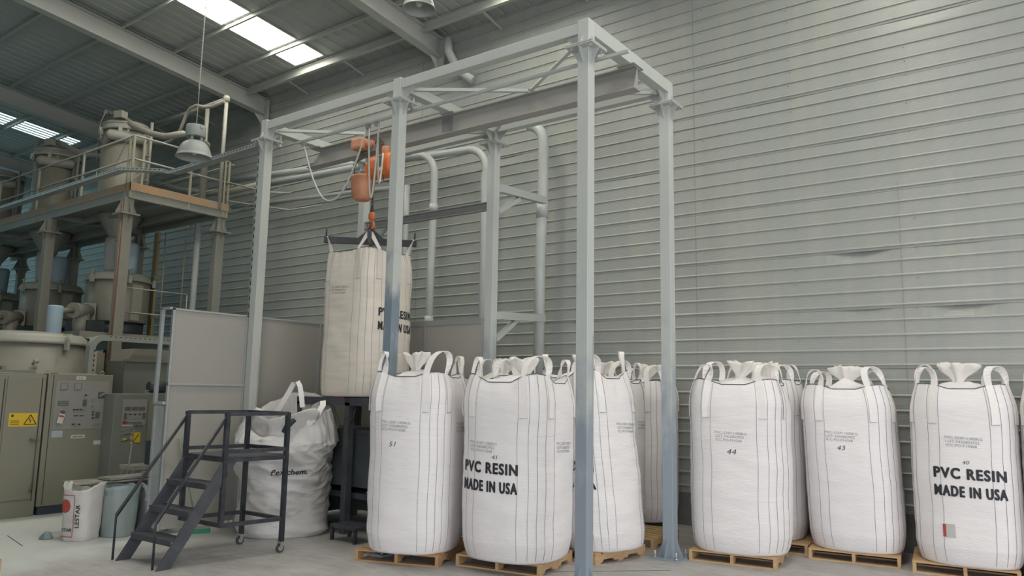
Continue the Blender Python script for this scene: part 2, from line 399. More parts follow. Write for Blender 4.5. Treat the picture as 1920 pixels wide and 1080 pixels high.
# roof lights, in lengths between purlins
PURL = [10.02 - 1.203*k for k in range(0, 15)]
def skylight(n, x0, x1, spans, em):
    root = None
    for i, (a, b) in enumerate(spans):
        mb = MB(); mb.add([(x0, a, rz(a)-.006), (x1, a, rz(a)-.006), (x1, b, rz(b)-.006), (x0, b, rz(b)-.006)], [(0,1,2,3)])
        if root is None: root = struct(f'window_{n}', mb, em)
        else: build('pane', mb, em, root)
    f = MB()
    for i, (a, b) in enumerate(spans):
        for x in (x0-.04, x1+.02): f.add([(x, a, rz(a)-.02), (x+.05, a, rz(a)-.02), (x+.05, b, rz(b)-.02), (x, b, rz(b)-.02), (x, a, rz(a)+.0), (x+.05, a, rz(a)+.0), (x+.05, b, rz(b)+.0), (x, b, rz(b)+.0)], [(0,1,2,3),(4,7,6,5),(0,4,5,1),(1,5,6,2),(2,6,7,3),(3,7,4,0)])
    f.box(((x0+x1)/2, spans[0][1]+.02, rz(spans[0][1])-.01), (x1-x0+.1, .04, .03))
    build('window_frame', f, 'roof', root)
sp = [(10.10, 10.71)] + [(PURL[k+1]+.07, PURL[k]-.07) for k in range(0, 6)]
skylight(1, -14.38, -13.40, sp, 'sky')
skylight(2, -8.36, -7.38, sp, 'sky')
skylight(3, -2.34, -1.36, sp, 'sky')
skylight(4, 3.68, 4.66, sp, 'sky')
skylight(6, -32.0, -30.6, [(4.0, 9.9), (-6, 3.9)], 'sky_added')  # this and the next: out of view, added to cool the light at left
skylight(7, -38.6, -37.0, [(4.0, 10.5), (-6, 3.9)], 'sky_added')
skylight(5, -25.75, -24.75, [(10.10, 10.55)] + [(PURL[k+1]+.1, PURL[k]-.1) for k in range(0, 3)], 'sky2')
# rafters and purlins
for x in (-40.4, -34.4, -28.42, -22.4, -16.42, -10.38, -4.36, 1.66, 7.7):
    mb = MB(); y0, y1 = YB, WY-.08
    def sl(xa, xb, zo0, zo1):
        mb.add([(xx, yy, rz(yy)+zz) for xx in (xa, xb) for yy in (y0, y1) for zz in (zo0, zo1)],
               [(0,1,3,2),(4,6,7,5),(0,4,5,1),(2,3,7,6),(0,2,6,4),(1,5,7,3)])
    sl(x-.11, x+.11, -.56, -.545); sl(x-.006, x+.006, -.546, -.135); sl(x-.11, x+.11, -.145, -.13)
    r_ = build('rafter', mb, 'rafter'); r_['kind'] = 'structure'
    h = MB(); h.prism([(0, 0), (0, -.42), (1.5, -.02), (1.5, 0)], .012, (x-.006, y1, rz(y1)-.55+.0), (0, -1, .1), (0, 0, 1), (1, 0, 0)) if False else h.bb(x-.14, x+.14, y1-.02, WY-.03, rz(WY)-.85, rz(WY)-.15)
    h.prism([(0, 0), (.0, -.3), (.28, 0)], .012, (x-.006, y1-.02, rz(WY)-.56), (0, -1, 0), (0, 0, 1), (1, 0, 0))
    build('end_plate', h, 'rafter', r_)
for i, y in enumerate(PURL):
    mb = MB()
    mb.bb(XL, XR, y-.004, y+.004, rz(y)-.125, rz(y)-.012); mb.bb(XL, XR, y-.05, y+.004, rz(y)-.13, rz(y)-.122); mb.bb(XL, XR, y, y+.05, rz(y)-.018, rz(y)-.01)
    o = build('purlin', mb, 'rafter'); o['kind'] = 'structure'
mb = MB(); y = 10.86
mb.bb(XL, XR, y-.006, y+.006, 9.33, 9.56); mb.bb(XL, XR, y-.09, y, 9.325, 9.337); mb.bb(XL, XR, y-.05, y, 9.535, 9.545)
x = XL + 1.2
while x < XR: mb.bar((x, y-.04, 9.34), (x+.02, WY-.01, 9.20), .035, .03); x += 2.0
o = build('eaves_beam', mb, 'rafter'); o['kind'] = 'structure'
# floor joints and streaks
mb = MB()
for a, b in (((-11.45, 4.45), (-10.6, 4.3)), ((-3.85, 8.4), (-5.0, 7.3)),): mb.bar((*a, .0015), (*b, .0015), .012, .003)
struct('trim_1', mb, 'crack')
mb = MB()
for a, b, w_ in (((-3.95, 8.9), (-5.1, 7.55), .012), ((-2.0, 8.6), (-4.5, 6.6), .008)): mb.bar((*a, .002), (*b, .002), w_, .002)
struct('trim_2', mb, 'dust')

# ------------------------------------------------------------------ gantry
GX = [-4.12, -7.0, -9.88]; GY = [6.92, 8.99]; S = .14
g = thing('steel_gantry', 'tall pale blue-grey steel gantry frame on six columns over the bags', 'gantry', (-7, 7.95, 0))
def plate_gussets(mb, x, y, z, h, s=S, out=.10, up=True):
    d = 1 if up else -1
    for sx, sy in ((1,0),(-1,0),(0,1),(0,-1)):
        px, py = x + sx*s/2, y + sy*s/2
        wv = (0,1,0) if sx else (1,0,0)
        oo = (px - (0 if sx else .005), py - (.005 if sx else 0), z)
        mb.prism([(0,0),(out,0),(0,h*d)], .01, oo, (sx,sy,0), (0,0,1), wv)
for x in GX:
    for y in GY:
        mb = MB(); mb.bb(x-S/2, x+S/2, y-S/2, y+S/2, .02, 6.12)
        c = build('column', mb, 'paint_plain' if x == GX[2] else ('paint_mid' if x == GX[1] and y == GY[0] else 'paint'), g, bevel=.006)
        mb = MB()
        for sgn in (-1, 1): mb.bb(x-S/2-.012 if sgn<0 else x+S/2, x-S/2 if sgn<0 else x+S/2+.003, y+.045, y+.055, .3, 2.6)
        build('weld_seam', mb, 'zinc', c)
        mb = MB(); mb.bb(x-.17, x+.17, y-.17, y+.17, 5.775, 5.788); mb.bb(x-.17, x+.17, y-.17, y+.17, 5.793, 5.806)
        for ax in (-.12, .12):
            for ay in (-.12, .12): mb.cyl((x+ax, y+ay, 5.79), .014, .07, 6)
        plate_gussets(mb, x, y, 5.775, .17, up=False); plate_gussets(mb, x, y, 5.806, .13, out=.07)
        build('flange_plate', mb, 'paint_hi', c)
        mb = MB(); mb.bb(x-.19, x+.19, y-.19, y+.19, .0, .02); plate_gussets(mb, x, y, .02, .24, out=.10)
        build('base_plate', mb, 'paint', c)
        mb = MB()
        for ax in (-.14, .14):
            for ay in (-.14, .14): mb.cyl((x+ax, y+ay, .06), .011, .09, 8); mb.cyl((x+ax, y+ay, .03), .022, .02, 6)
        build('anchor_bolt', mb, 'chrome', c)
for y in GY:
    for a, b in ((GX[0], GX[1]), (GX[1], GX[2])):
        mb = MB(); mb.bb(b+S/2, a-S/2, y-.06, y+.06, 5.965, 6.095); build('long_beam', mb, 'paint_hi', g, bevel=.005)
        for xx, d in ((b+S/2, 1), (a-S/2, -1)):
            k = MB(); k.prism([(0,0),(.19,0),(.0,-.17)], .012, (xx, y-.006, 5.965), (d,0,0), (0,0,1), (0,1,0)); build('gusset_plate', k, 'paint_hi', g)
for i, x in enumerate(GX):
    mb = MB(); w_ = .07 if i == 0 else .06
    if i == 0:
        mb.bb(x-.07, x+.07, GY[0]+S/2, GY[1]-S/2, 5.955, 6.12)
    else:
        mb.bb(x-.07, x+.07, GY[0]+S/2, GY[1]-S/2, 6.075, 6.087); mb.bb(x-.07, x+.07, GY[0]+S/2, GY[1]-S/2, 5.955, 5.967)
        mb.bb(x-.07, x-.062, GY[0]+S/2, GY[1]-S/2, 5.967, 6.075); mb.bb(x+.062, x+.07, GY[0]+S/2, GY[1]-S/2, 5.967, 6.075)
    build('cross_beam', mb, 'paint_hi', g, bevel=.004)
    for yy, d in ((GY[0]+S/2, 1), (GY[1]-S/2, -1)):
        k = MB(); k.prism([(0,0),(.17,0),(.0,-.15)], .012, (x-.006, yy, 5.955), (0,d,0), (0,0,1), (1,0,0)); build('gusset_plate', k, 'paint_hi', g)
RY = 7.97
mb = MB()
mb.prism([(-10.12, 5.665), (-4.02, 5.665), (-4.02, 5.945), (-9.84, 5.945)], .012, (0, RY-.006, 0), (1,0,0), (0,0,1), (0,1,0))
mb.bb(-9.84, -4.02, RY-.085, RY+.085, 5.93, 5.945); mb.bb(-10.12, -4.02, RY-.085, RY+.085, 5.655, 5.67)
for x in GX: mb.bb(x-.12, x+.12, RY-.13, RY+.13, 5.945, 5.955)
mb.prism([(0,0),(.075,0),(.005,.26)], .01, (-4.03, RY-.006, 5.67), (0,-1,0), (0,0,1), (1,0,0))
rb = build('runway_beam', mb, 'beamwarm', g)
mb = MB(); mb.bb(-7.17, -6.97, RY-.0115, RY-.007, 5.672, 5.93); build('paint_patch', mb, 'patch', rb)
for (x0, y0, x1, y1) in ((-4.25, 7.02, -5.56, 7.9), (-6.86, 7.02, -5.6, 7.9), (-9.76, 7.02, -8.7, 7.9), (-4.25, 8.9, -5.4, 8.05), (-6.9, 8.9, -5.9, 8.05), (-7.1, 8.9, -8.1, 8.05), (-9.76, 8.9, -8.8, 8.05)):
    mb = MB(); mb.bb(0,0,0,0,0,0) if False else mb.bar((x0, y0, 5.962), (x1, y1, 5.962), .05, .01); mb.bar((x0, y0, 5.985), (x1, y1, 5.985), .008, .045)
    build('corner_brace', mb, 'paint_hi', g)
mb = MB()
mb.bar((-9.45, 7.16, 5.755), (-3.72, 7.16, 5.755), .035, .035)
for x in GX: mb.bb(x-.02, x+.02, 7.14, 7.18, 5.77, 5.96)
build('cable_rail', mb, 'duct', g)
# low channel between the back columns, wall brackets
mb = MB(); mb.bb(-9.81, -7.07, 9.0, 9.012, 4.755, 4.885); mb.bb(-9.81, -7.07, 8.94, 9.012, 4.873, 4.885); mb.bb(-9.81, -7.07, 8.94, 9.012, 4.755, 4.767)
mb.bar((-9.75, 8.99, 4.32), (-9.3, 8.99, 4.74), .05, .05)
build('tie_channel', mb, 'encl_dark', g)
for za, zb in ((5.10, 5.30), (3.13, 3.24)):
    mb = MB()
    mb.bar((-6.93, 9.06, za), (-7.2, 10.7, zb), .10, .12)
    mb.bar((-6.95, 9.06, za-.36), (-7.06, 9.75, za+.0), .07, .07)
    build('wall_bracket', mb, 'paint_hi', g)

# ------------------------------------------------------------------ hoist
h = thing('chain_hoist', 'orange electric chain hoist hanging from the runway beam', 'hoist', (-8.6, 7.97, 4.5))
HX, HY = -8.58, 7.97
mb = MB(); mb.box((-8.72, 7.80, 5.775), (.25, .20, .18), R(4)); build('motor_cover', mb, 'orange_d', h, bevel=.035)
mb = MB(); mb.cyl((-8.54, 7.82, 5.76), .055, .14, 14, 'X'); mb.cyl((-8.46, 7.82, 5.75), .03, .05, 10, 'X'); build('motor_shaft', mb, 'orange_d', h)
mb = MB()
for x in (-8.75, -8.33):
    mb.box((x, HY-.115, 5.70), (.05, .012, .22)); mb.box((x, HY+.115, 5.70), (.05, .012, .22))
    for yy in (-.055, .055): mb.cyl((x, HY+yy, 5.70), .045, .03, 14, 'Y')
mb.box((-8.54, HY-.12, 5.60), (.5, .012, .08)); mb.box((-8.54, HY+.12, 5.60), (.5, .012, .08)); mb.cyl((-8.54, HY, 5.58), .02, .26, 10, 'Y')
build('trolley', mb, 'hoist_d', h)
mb = MB(); mb.lathe((-8.22, 7.88, 5.60), [(.065, -.07), (.075, -.05), (.075, .05), (.065, .07)], 18); build('trolley_gearbox', mb, 'orange_d', h)
# main body: rounded drum lying along X
def drum(mb, c, axis_len, r, n=26, sq=3.0):
    vs = []; xs = [(-.5, .80), (-.47, .93), (-.40, 1.), (.40, 1.), (.47, .93), (.5, .80)]
    for t, q in xs:
        for k in range(n):
            a = 2*pi*k/n; rr = r*q/(abs(cos(a))**sq+abs(sin(a))**sq)**(1/sq)
            vs.append((c[0]+t*axis_len, c[1]+rr*cos(a), c[2]+rr*sin(a)))
    L = len(xs)
    mb.add(vs, [(i*n+k, i*n+(k+1) % n, (i+1)*n+(k+1) % n, (i+1)*n+k) for i in range(L-1) for k in range(n)], True)
    mb.add(vs[:n], [tuple(range(n))[::-1]]); mb.add(vs[-n:], [tuple(range(n))])
mb = MB(); drum(mb, (-8.29, 7.93, 5.39), .48, .175)
b_ = build('hoist_body', mb, 'orange', h)
mb = MB(); mb.box((-8.23, 7.758, 5.42), (.12, .01, .16)); build('data_plate', mb, 'greyd', b_)
mb = MB(); mb.box((-8.26, 7.755, 5.44), (.05, .012, .04)); mb.box((-8.20, 7.755, 5.29), (.09, .012, .05), 0, Matrix.Rotation(R(-20), 3, 'Y')); build('sticker', mb, 'white', b_)
mb = MB(); mb.box((-8.58, 7.95, 5.36), (.13, .24, .24)); mb.box((-8.62, 7.92, 5.27), (.2, .14, .09)); build('brake_housing', mb, 'orange', h, bevel=.03)
mb = MB()
mb.lathe((-8.73, 7.90, 5.09), [(.09, -.19), (.135, -.15), (.155, -.02), (.17, .15), (.185, .165), (.185, .19), (.15, .20)], 22, fn=lambda a, z, j: 1/(abs(cos(a))**3.2+abs(sin(a))**3.2)**(1/3.2))
build('chain_bucket', mb, 'orange_d', h)
mb = MB(); mb.tube(arc((-9.0, 7.86, 5.2), .09, R(60), R(290), (1,0,0), (0,0,1), 12), .007, 6); mb.tube([(-8.93, 7.9, 5.45), (-9.0, 7.85, 5.35), (-8.95, 7.85, 5.25)], .006, 6)
mb.tube([(-8.7, 7.8, 5.55), (-8.86, 7.8, 5.48), (-8.84, 7.82, 5.3), (-8.74, 7.85, 5.26)], .008, 6); mb.tube([(-8.45, 7.85, 5.75), (-8.3, 7.8, 5.82), (-8.2, 7.8, 5.7)], .008, 6)
mb.tube([(-8.25, 7.85, 5.24), (-8.2, 7.83, 5.12), (-8.1, 7.83, 5.08), (-8.06, 7.83, 5.15)], .006, 6)
mb.tube([(-8.9, 7.8, 5.32), (-8.75, 7.78, 5.5), (-8.55, 7.8, 5.56)], .009, 6)
build('control_cable', mb, 'cable_d', h)
mb = MB()
for k in range(22):                                              # load chain links
    z = 5.26 - .026*k; a = arc((0,0,0), .014, 0, 2*pi, (1,0,0) if k % 2 else (0,1,0), (0,0,1), 10)
    mb.tube([Vector((-8.555, 7.95, z)) + Vector((p.x, p.y, p.z*1.3)) for p in a], .005, 5, caps=False)
build('load_chain', mb, 'black', h)
mb = MB(); mb.cyl((-8.555, 7.95, 4.74), .022, .10, 12); build('chain_sleeve', mb, 'black', h)
mb = MB(); mb.lathe((-8.555, 7.95, 4.645), [(.025, -.06), (.05, -.045), (.055, 0), (.05, .045), (.025, .06)], 16, sx=1.2, sy=.7)
hb = build('hook_block', mb, 'orange', h)
hk = arc((-8.555, 7.95, 4.50), .055, R(100), R(-200), (1,0,0), (0,0,1), 16)
mb = MB(); mb.tube([(-8.555, 7.95, 4.59)] + hk, .017, 8, rr=[.015] + [.013 + .008*sin(pi*k/16) for k in range(17)]); build('hook', mb, 'orange', h)
fc = thing('festoon_cable', 'pale grey looping cables slung from trolleys on the rail beside the hoist', 'cable', (-8.3, 7.16, 5.4))
def cat_pts(a, b, dip, n=18):
    a = Vector(a); b = Vector(b); return [a.lerp(b, t/n) + Vector((0,0,-dip*4*(t/n)*(1-t/n))) for t in range(n+1)]
def hang_loop(a, b, zlow, n=20, wx=.12):
    a = Vector(a); b = Vector(b); out = []
    for k in range(n+1):
        t = k/n; e = abs(2*t-1)**2.6
        top = a if t < .5 else b; p = a.lerp(b, .5 + (t-.5)*(.6+.4*abs(2*t-1)))
        out.append(Vector((p.x, p.y, zlow + (top.z-zlow)*e)))
    return out
for args in (((-9.28, 7.16, 5.70), (-7.88, 7.16, 5.68), 4.72), ((-7.84, 7.16, 5.68), (-7.68, 7.2, 5.72), 4.66), ((-7.66, 7.16, 5.72), (-8.1, 7.7, 5.5), 4.95)):
    mb = MB(); mb.tube(hang_loop(*args), .013, 8); build('cable_loop', mb, 'cable', fc)
for x in (-9.28, -7.86, -7.68):
    mb = MB(); mb.box((x, 7.16, 5.72), (.05, .06, .05)); mb.cyl((x, 7.16, 5.69), .02, .07, 8, 'Y'); build('cable_trolley', mb, 'encl_dark', fc)
# lifting cross
lc = thing('lifting_cross', 'black steel lifting cross with upright pegs on the hoist hook', 'lifting beam', (-8.555, 7.95, 4.25))
DV = Vector((.707, .707, 0)); DN = Vector((.707, -.707, 0)); CC = Vector((-8.555, 7.95, 4.24))
for d, L_ in ((DV, .70), (DN, .62)):
    mb = MB(); mb.bar(CC - d*L_, CC + d*L_, .06, .10); build('cross_arm', mb, 'black', lc, bevel=.004)
    for s_ in (-1, 1):
        mb = MB(); mb.cyl(CC + d*s_*(L_-.03) + Vector((0,0,.10)), .012, .14, 8); build('peg', mb, 'black', lc)
mb = MB()
for d, w_ in ((DV, DN), (DN, DV)): mb.prism([(-.2, 0), (.2, 0), (.03, .15), (-.03, .15)], .014, CC + Vector((0,0,.05)) - w_*.007, d, (0,0,1), w_)
mb.tube(arc(CC + Vector((0,0,.20)), .035, 0, 2*pi, DV, (0,0,1), 14), .011, 6)
build('lifting_eye', mb, 'black', lc)

# ------------------------------------------------------------------ bulk bags
def prof_std(t):
    return .90 + .10*min(1, t/.10)**.6 if t < .10 else (1.0 + .012*sin(pi*(t-.1)/.75) if t < .85 else 1.0 - .13*((t-.85)/.15)**1.7)
def prof_hang(t):
    return (.955 + .045*(t/.06)**.5 if t < .06 else (1.0 - .02*(t-.06) if t < .72 else .987 - .09*((t-.72)/.28)**1.5))
class Bag:
    def __init__(s, c, z0, Rr, H, rot=0., seed=1, n=2.7, lean=(0,0), prof=prof_std, ntop=3.6, rim=.06, wr=1.0):
        s.c = c; s.z0 = z0; s.R = Rr; s.H = H; s.rot = R(rot); s.seed = seed*7.3; s.n = n; s.lean = lean; s.prof = prof; s.ntop = ntop; s.rim = rim; s.wr = wr
    def corner(s, a):
        return max(0, (abs(sin(2*a)) - .5)*2)
    def r(s, a, t):
        n = s.n + (s.ntop - s.n)*max(0, (t-.6)/.4)**1.5
        q = 1/(abs(cos(a))**n + abs(sin(a))**n)**(1/n)
        base = s.R*s.prof(t)*(q*.92 + .08)
        # sag folds
        k = s.seed
        base += s.wr*(.012*nz3(cos(a)*1.2, sin(a)*1.2 + k, t*5, 1) + .006*nz3(cos(a)*2 + k, sin(a)*2, t*16, 1))
        base += s.wr*.0035*(1-2*abs(nz3(cos(a)*1.3 + k, sin(a)*1.3, t*34, 1)))*(.4+.6*max(0, nz3(cos(a)+k, sin(a), t*3, 1)+.3))
        if t > .86:                                                     # puckers fanning out under the loops
            d_ = min(abs(((a-(pi/4+q*pi/2)+pi) % (2*pi))-pi) for q in range(4))
            base += .011*((t-.86)/.14)*sin(34*d_ + k)*math.exp(-(d_/.42)**2)*s.wr
        if t > .82: base += s.wr*.014*((t-.82)/.18)*nz3(cos(a)*4 + k, sin(a)*4, t*2.5, 1)
        return base
    def zt(s, a, t):
        return s.z0 + t*(s.H - s.z0) + (s.rim*(s.corner(a)**1.2) - .02)*max(0, (t-.75)/.25)**2
    def P(s, a, t, off=0.):
        rr = s.r(a, t) + off; z = s.zt(a, t); f = t
        return Vector((s.c[0] + rr*cos(a+s.rot) + s.lean[0]*f, s.c[1] + rr*sin(a+s.rot) + s.lean[1]*f, z))
    def t_of(s, z): return (z - s.z0)/(s.H - s.z0)
    def body(s, n=144, rows=96):
        mb = MB(); vs = []
        ts = [0, .012, .03, .055] + [.08 + .92*k/(rows-4) for k in range(rows-3)]
        cx = Vector((s.c[0], s.c[1], s.z0))
        # bottom
        for q in (.25, .6, .9):
            for k in range(n):
                p = s.P(2*pi*k/n, 0); v = cx.lerp(p, q); v.z = s.z0 + .002*(1-q); vs.append(v)
        for t in ts:
            for k in range(n): vs.append(s.P(2*pi*k/n, t))
        top = Vector((s.c[0]+s.lean[0], s.c[1]+s.lean[1], s.H))
        for q, dz in ((.93, -.02), (.8, -.035), (.6, -.01), (.4, .03), (.22, .06), (.1, .085)):
            for k in range(n):
                a = 2*pi*k/n; p = s.P(a, 1); v = top.lerp(Vector((p.x, p.y, s.H)), q); zz = p.z*q**3 + s.H*(1-q**3) + dz
                zz += .03*(1-q)*2*nz3(v.x*5 + s.seed, v.y*5, 0, 1) + .018*nz3(v.x*13, v.y*13 + s.seed, 2, 1)*(q < .9)
                v.z = zz; vs.append(v)
        L = len(vs)//n
        mb.add(vs, [(i*n+k, i*n+(k+1) % n, (i+1)*n+(k+1) % n, (i+1)*n+k) for i in range(L-1) for k in range(n)], True)
        mb.add(vs[:n], [tuple(range(n))[::-1]], True); mb.add(vs[-n:], [tuple(range(n))], True)
        return mb
    def face_ang(s, face): return {'front': -pi/2, 'right': 0., 'left': pi, 'back': pi/2}[face]
    def print2d(s, mb, V, F, face, u0, z, off=.005, slope=0.):
        V, F = sliced(V, F, .035); a0 = s.face_ang(face); out = []
        for a, b in V:
            t = s.t_of(z + b + slope*a); u = u0 + a
            ang = a0 + math.atan2(u, s.R)
            for _ in range(3):                    # land at the wanted sideways distance
                p = s.r(ang, t); uu = p*sin(ang-a0); ang += (u-uu)/max(p, .1)
            out.append(s.P(ang, t, off))
        mb.add(out, F)
LINES = (-20, -9, 0, 9, 20)
def make_bag(label, B, lot=(), name='front', big=None, group='white resin bulk bags on pallets', mt='bag', wm='web', num=None, spout=True, loops=True, loop_targets=None, loc=None, thr=1.0, spout_kind=0, tagpatch=None, lowlines=True):
    rnd = random.Random(int(B.seed*10))
    t = thing('bulk_bag', label, 'bulk bag', (B.c[0], B.c[1], B.z0), group)
    build('bag_body', B.body(), mt, t)
    # seams
    mb = MB()
    for q in range(4):
        ac = pi/4 + q*pi/2
        for d in LINES:
            if d == 0 and q == 2: continue
            a = ac + R(d); pts = [B.P(a + .008*sin(k*.35 + B.seed), .02 + .975*k/40, .002) for k in range(41)]
            mb.tube(pts, .0024*thr if d else .003*thr, 4, caps=False)
    build('side_seam', mb, 'thread_l', t)
    mb = MB(); pts = [B.P(2*pi*k/144, 1.0, .001) + Vector((0,0,.003)) for k in range(145)]
    mb.tube(pts, .0045*thr, 5, caps=False); build('top_seam', mb, 'thread', t)
    for k in range(5):                                               # tucks round the sides
        mb = MB()
        z = B.z0 + (B.H-B.z0)*rnd.choice((.12, .2, .42, .55, .66, .7, .78)); a0 = rnd.uniform(0, 2*pi); ln = rnd.uniform(.3, .9)
        mb.tube([B.P(a0 + ln*i/14, B.t_of(z) + .004*sin(i), .0) for i in range(15)], .0035, 4)
        build('fabric_tuck', mb, mt, t)
    if loops:
        for q in range(4):
            ac = pi/4 + q*pi/2; mb = MB()
            up = rnd.uniform(.20, .27); tw = rnd.uniform(-.09, .09); ctr = B.P(ac, 1.)
            tip = (loop_targets[q] if loop_targets else None)
            pts = []; wd = []
            aL, aR = ac - R(14.5), ac + R(14.5)
            def tang(a): return (B.P(a+.05, 1.) - B.P(a-.05, 1.)).normalized()
            for k in range(8): pts.append(B.P(aL, .79 + .21*k/7, .006)); wd.append(tang(aL))
            pL, pR = B.P(aL, 1., .004), B.P(aR, 1., .004); tl, tr = tang(aL), tang(aR)
            out = Vector((ctr.x-B.c[0]-B.lean[0], ctr.y-B.c[1]-B.lean[1], 0)).normalized()
            side = Vector((-out.y, out.x, 0))
            top = (tip if tip else (pL+pR)/2 + Vector((0,0,up)) + side*tw + out*rnd.uniform(-.06, .03))
            for k in range(1, 14):
                f = k/14
                w0, w1, w2 = (1-f)**2, 2*f*(1-f), f*f
                if tip:
                    p = pL.lerp(top, min(1, f*2)) if f <= .5 else top.lerp(pR, f*2-1)
                    p = p + Vector((0,0,0.0))
                else:
                    ang = pi*f; mid = (pL+pR)/2; hl = (pR-pL)/2
                    p = mid - hl*cos(ang)*(1+.18*sin(ang)) + (top-mid)*sin(ang)**.8
                pts.append(p); tt = tl.lerp(tr, f)
                wd.append((tt*(abs(cos(pi*f))**1.2) + out*(.8*sin(pi*f)+.05) + side*.3*sin(pi*f)*rnd.uniform(.6, 1.)) if not tip else tt)
            for k in range(8): pts.append(B.P(aR, 1. - .21*k/7, .006)); wd.append(tang(aR))
            mb.ribbon(pts, wd, .075 if not tip else .06, .006)
            lp = build('lifting_loop', mb, wm, t)
            mb = MB()
            for aa in (aL, aR): mb.tube([B.P(aa - R(4.2), .79, .010), B.P(aa, .79, .011), B.P(aa + R(4.2), .79, .010)], .0028, 4)
            build('loop_stitching', mb, 'thread_l', lp)
    if spout:
        mb = MB(); sx = rnd.uniform(-.06, .06); sy = rnd.uniform(-.06, .06); k0 = B.seed; w_ = rnd.uniform(.8, 1.1)
        base = Vector((B.c[0]+B.lean[0]+sx, B.c[1]+B.lean[1]+sy, B.H+.03))
        tilt = Vector((rnd.uniform(-.3, .3), rnd.uniform(-.3, .3), 0))
        pr_ = [(.16, -.05), (.09, 0), (.05, .05), (.075, .10), (.13*w_, .17), (.16*w_, .225), (.155*w_, .25), (.12*w_, .235), (.06, .20), (.01, .17)]
        n = 40; vs = []
        for j, (r_, z_) in enumerate(pr_):
            for k in range(n):
                a = 2*pi*k/n; q = r_*(1 + .55*nz3(cos(a)*2.2 + k0, sin(a)*2.2, z_*3, 1) + .25*sin(5*a + k0)*(j > 2)*(j < 8))
                vs.append(base + Vector((q*cos(a)*1.15, q*sin(a)*.7, z_ + .05*nz3(cos(a)*1.6, sin(a)*1.6 + k0, 3, 1)*(j > 3))) + tilt*max(0, z_))
        mb.add(vs, [(i*n+k, i*n+(k+1) % n, (i+1)*n+(k+1) % n, (i+1)*n+k) for i in range(len(pr_)-1) for k in range(n)], True)
        build('filling_spout', mb, 'film' if mt == 'bag' else mt, t)
    for face, u, z in lot:
        for i, (ln, wd) in enumerate((('PVC-225P-1300KG', .37), ('LOT-5420803922', .33), ('ICC-PO-P14368', .30))):
            mb = MB(); V, F = text2d(ln, .030, -.004); k = wd/(2*max(p[0] for p in V)); V = [(a*k - .012*i, b) for a, b in V]
            B.print2d(mb, V, F, face, u, z - .043*i, .0045, -.04); build('lot_print', mb, 'ink_l', t, fixn=False)
    if big:
        face, u, z = big
        for s_, dz in (('PVC RESIN', 0), ('MADE IN USA', -.20)):
            mb = MB(); V, F = text2d(s_, .114, .004, space=1.16 if dz == 0 else 1.20); k = .70/(2*max(p[0] for p in V)); V = [(a*k, b) for a, b in V]
            for q_ in range(7):
                ox, oy = (.0068*cos(q_*pi/3), .0060*sin(q_*pi/3)) if q_ < 6 else (0, 0)
                B.print2d(mb, [(a+ox, b+oy) for a, b in V], F, face, u, z + dz, .0042 + .0002*q_, -.03)
            build('bag_print', mb, 'ink', t, fixn=False)
    if num:
        s_, face, u, z, sz = num; mb = MB(); V, F = text2d(s_, sz, -.004, 1.25)
        V = [(a + .25*b, b) for a, b in V]; B.print2d(mb, V, F, face, u, z, .0045); build('handwritten_number', mb, 'marker', t, fixn=False)
    if tagpatch:
        face, u, z = tagpatch; mb = MB(); B.print2d(mb, [(-.06,-.075),(.06,-.075),(.06,.075),(-.06,.075)], [(0,1,2,3)], face, u, z, .006); build('sewn_label', mb, 'white', t, fixn=False)
        mb = MB(); B.print2d(mb, [(-.06,-.07),(-.03,-.07),(-.03,.07),(-.06,.07)], [(0,1,2,3)], face, u, z, .009); build('label_stripe', mb, 'redprint', t, fixn=False)
    return t
G1 = 'white resin bulk bags on pallets'
make_bag('white bulk bag handwritten 51, leftmost on the pallets', Bag((-6.52, 6.98), .13, .535, 2.17, 20, 1), lot=[('front', -.06, 1.62), ('right', .05, 1.6)], num=('51', 'front', -.09, 1.37, .055))
make_bag('white bulk bag handwritten 41 with big PVC RESIN print, nearest the front column', Bag((-5.34, 7.46), .13, .60, 2.12, 9, 2, rim=.10), lot=[('front', -.16, 1.42), ('right', -.05, 1.42)], num=('41', 'front', -.0, 1.27, .045), big=('front', -.08, 1.15))
make_bag('leaning white bulk bag right behind the nearest gantry column', Bag((-4.90, 8.60), .13, .535, 2.20, -11, 3, lean=(-.22, 0), rim=.12, wr=1.4), lot=[('right', .10, 1.62)], big=('front', .05, 1.13))
make_bag('white bulk bag mostly hidden behind the one marked 51', Bag((-6.36, 8.36), .13, .53, 2.16, 5, 4), lot=[('right', -.05, 1.6)])
make_bag('white bulk bag between the leaning bag and the back right column', Bag((-5.48, 9.8), .13, .52, 2.16, 6, 5), lot=[('right', .1, 1.6)])
make_bag('white bulk bag tight beside the wall, half hidden by the back right column', Bag((-5.42, 10.87), .13, .50, 2.16, 3, 6, wr=.6), lot=[('right', .0, 1.62)])
make_bag('white bulk bag handwritten 44, just right of the gantry', Bag((-3.45, 9.65), .13, .60, 2.15, 12, 7, rim=.07), lot=[('front', -.03, 1.55)], num=('44', 'front', -.02, 1.33, .062))
make_bag('white bulk bag hidden behind the bag marked 44', Bag((-3.5, 10.78), .13, .53, 2.18, 4, 8, wr=.6))
make_bag('white bulk bag handwritten 43, between 44 and the PVC RESIN bag', Bag((-2.33, 10.72), .13, .56, 2.12, 8, 9, n=2.8, lean=(-.06, 0), wr=.7), lot=[('front', -.06, 1.56), ('right', .0, 1.56)], num=('43', 'front', -.07, 1.38, .055))
make_bag('white bulk bag with big PVC RESIN print and red-striped label, second from the right edge', Bag((-1.10, 10.72), .13, .555, 2.14, 7, 10, n=3.0, wr=.7), lot=[('front', -.01, 1.56)], num=('40', 'front', .0, 1.29, .04), big=('front', .03, 1.16), tagpatch=('front', -.20, .52))
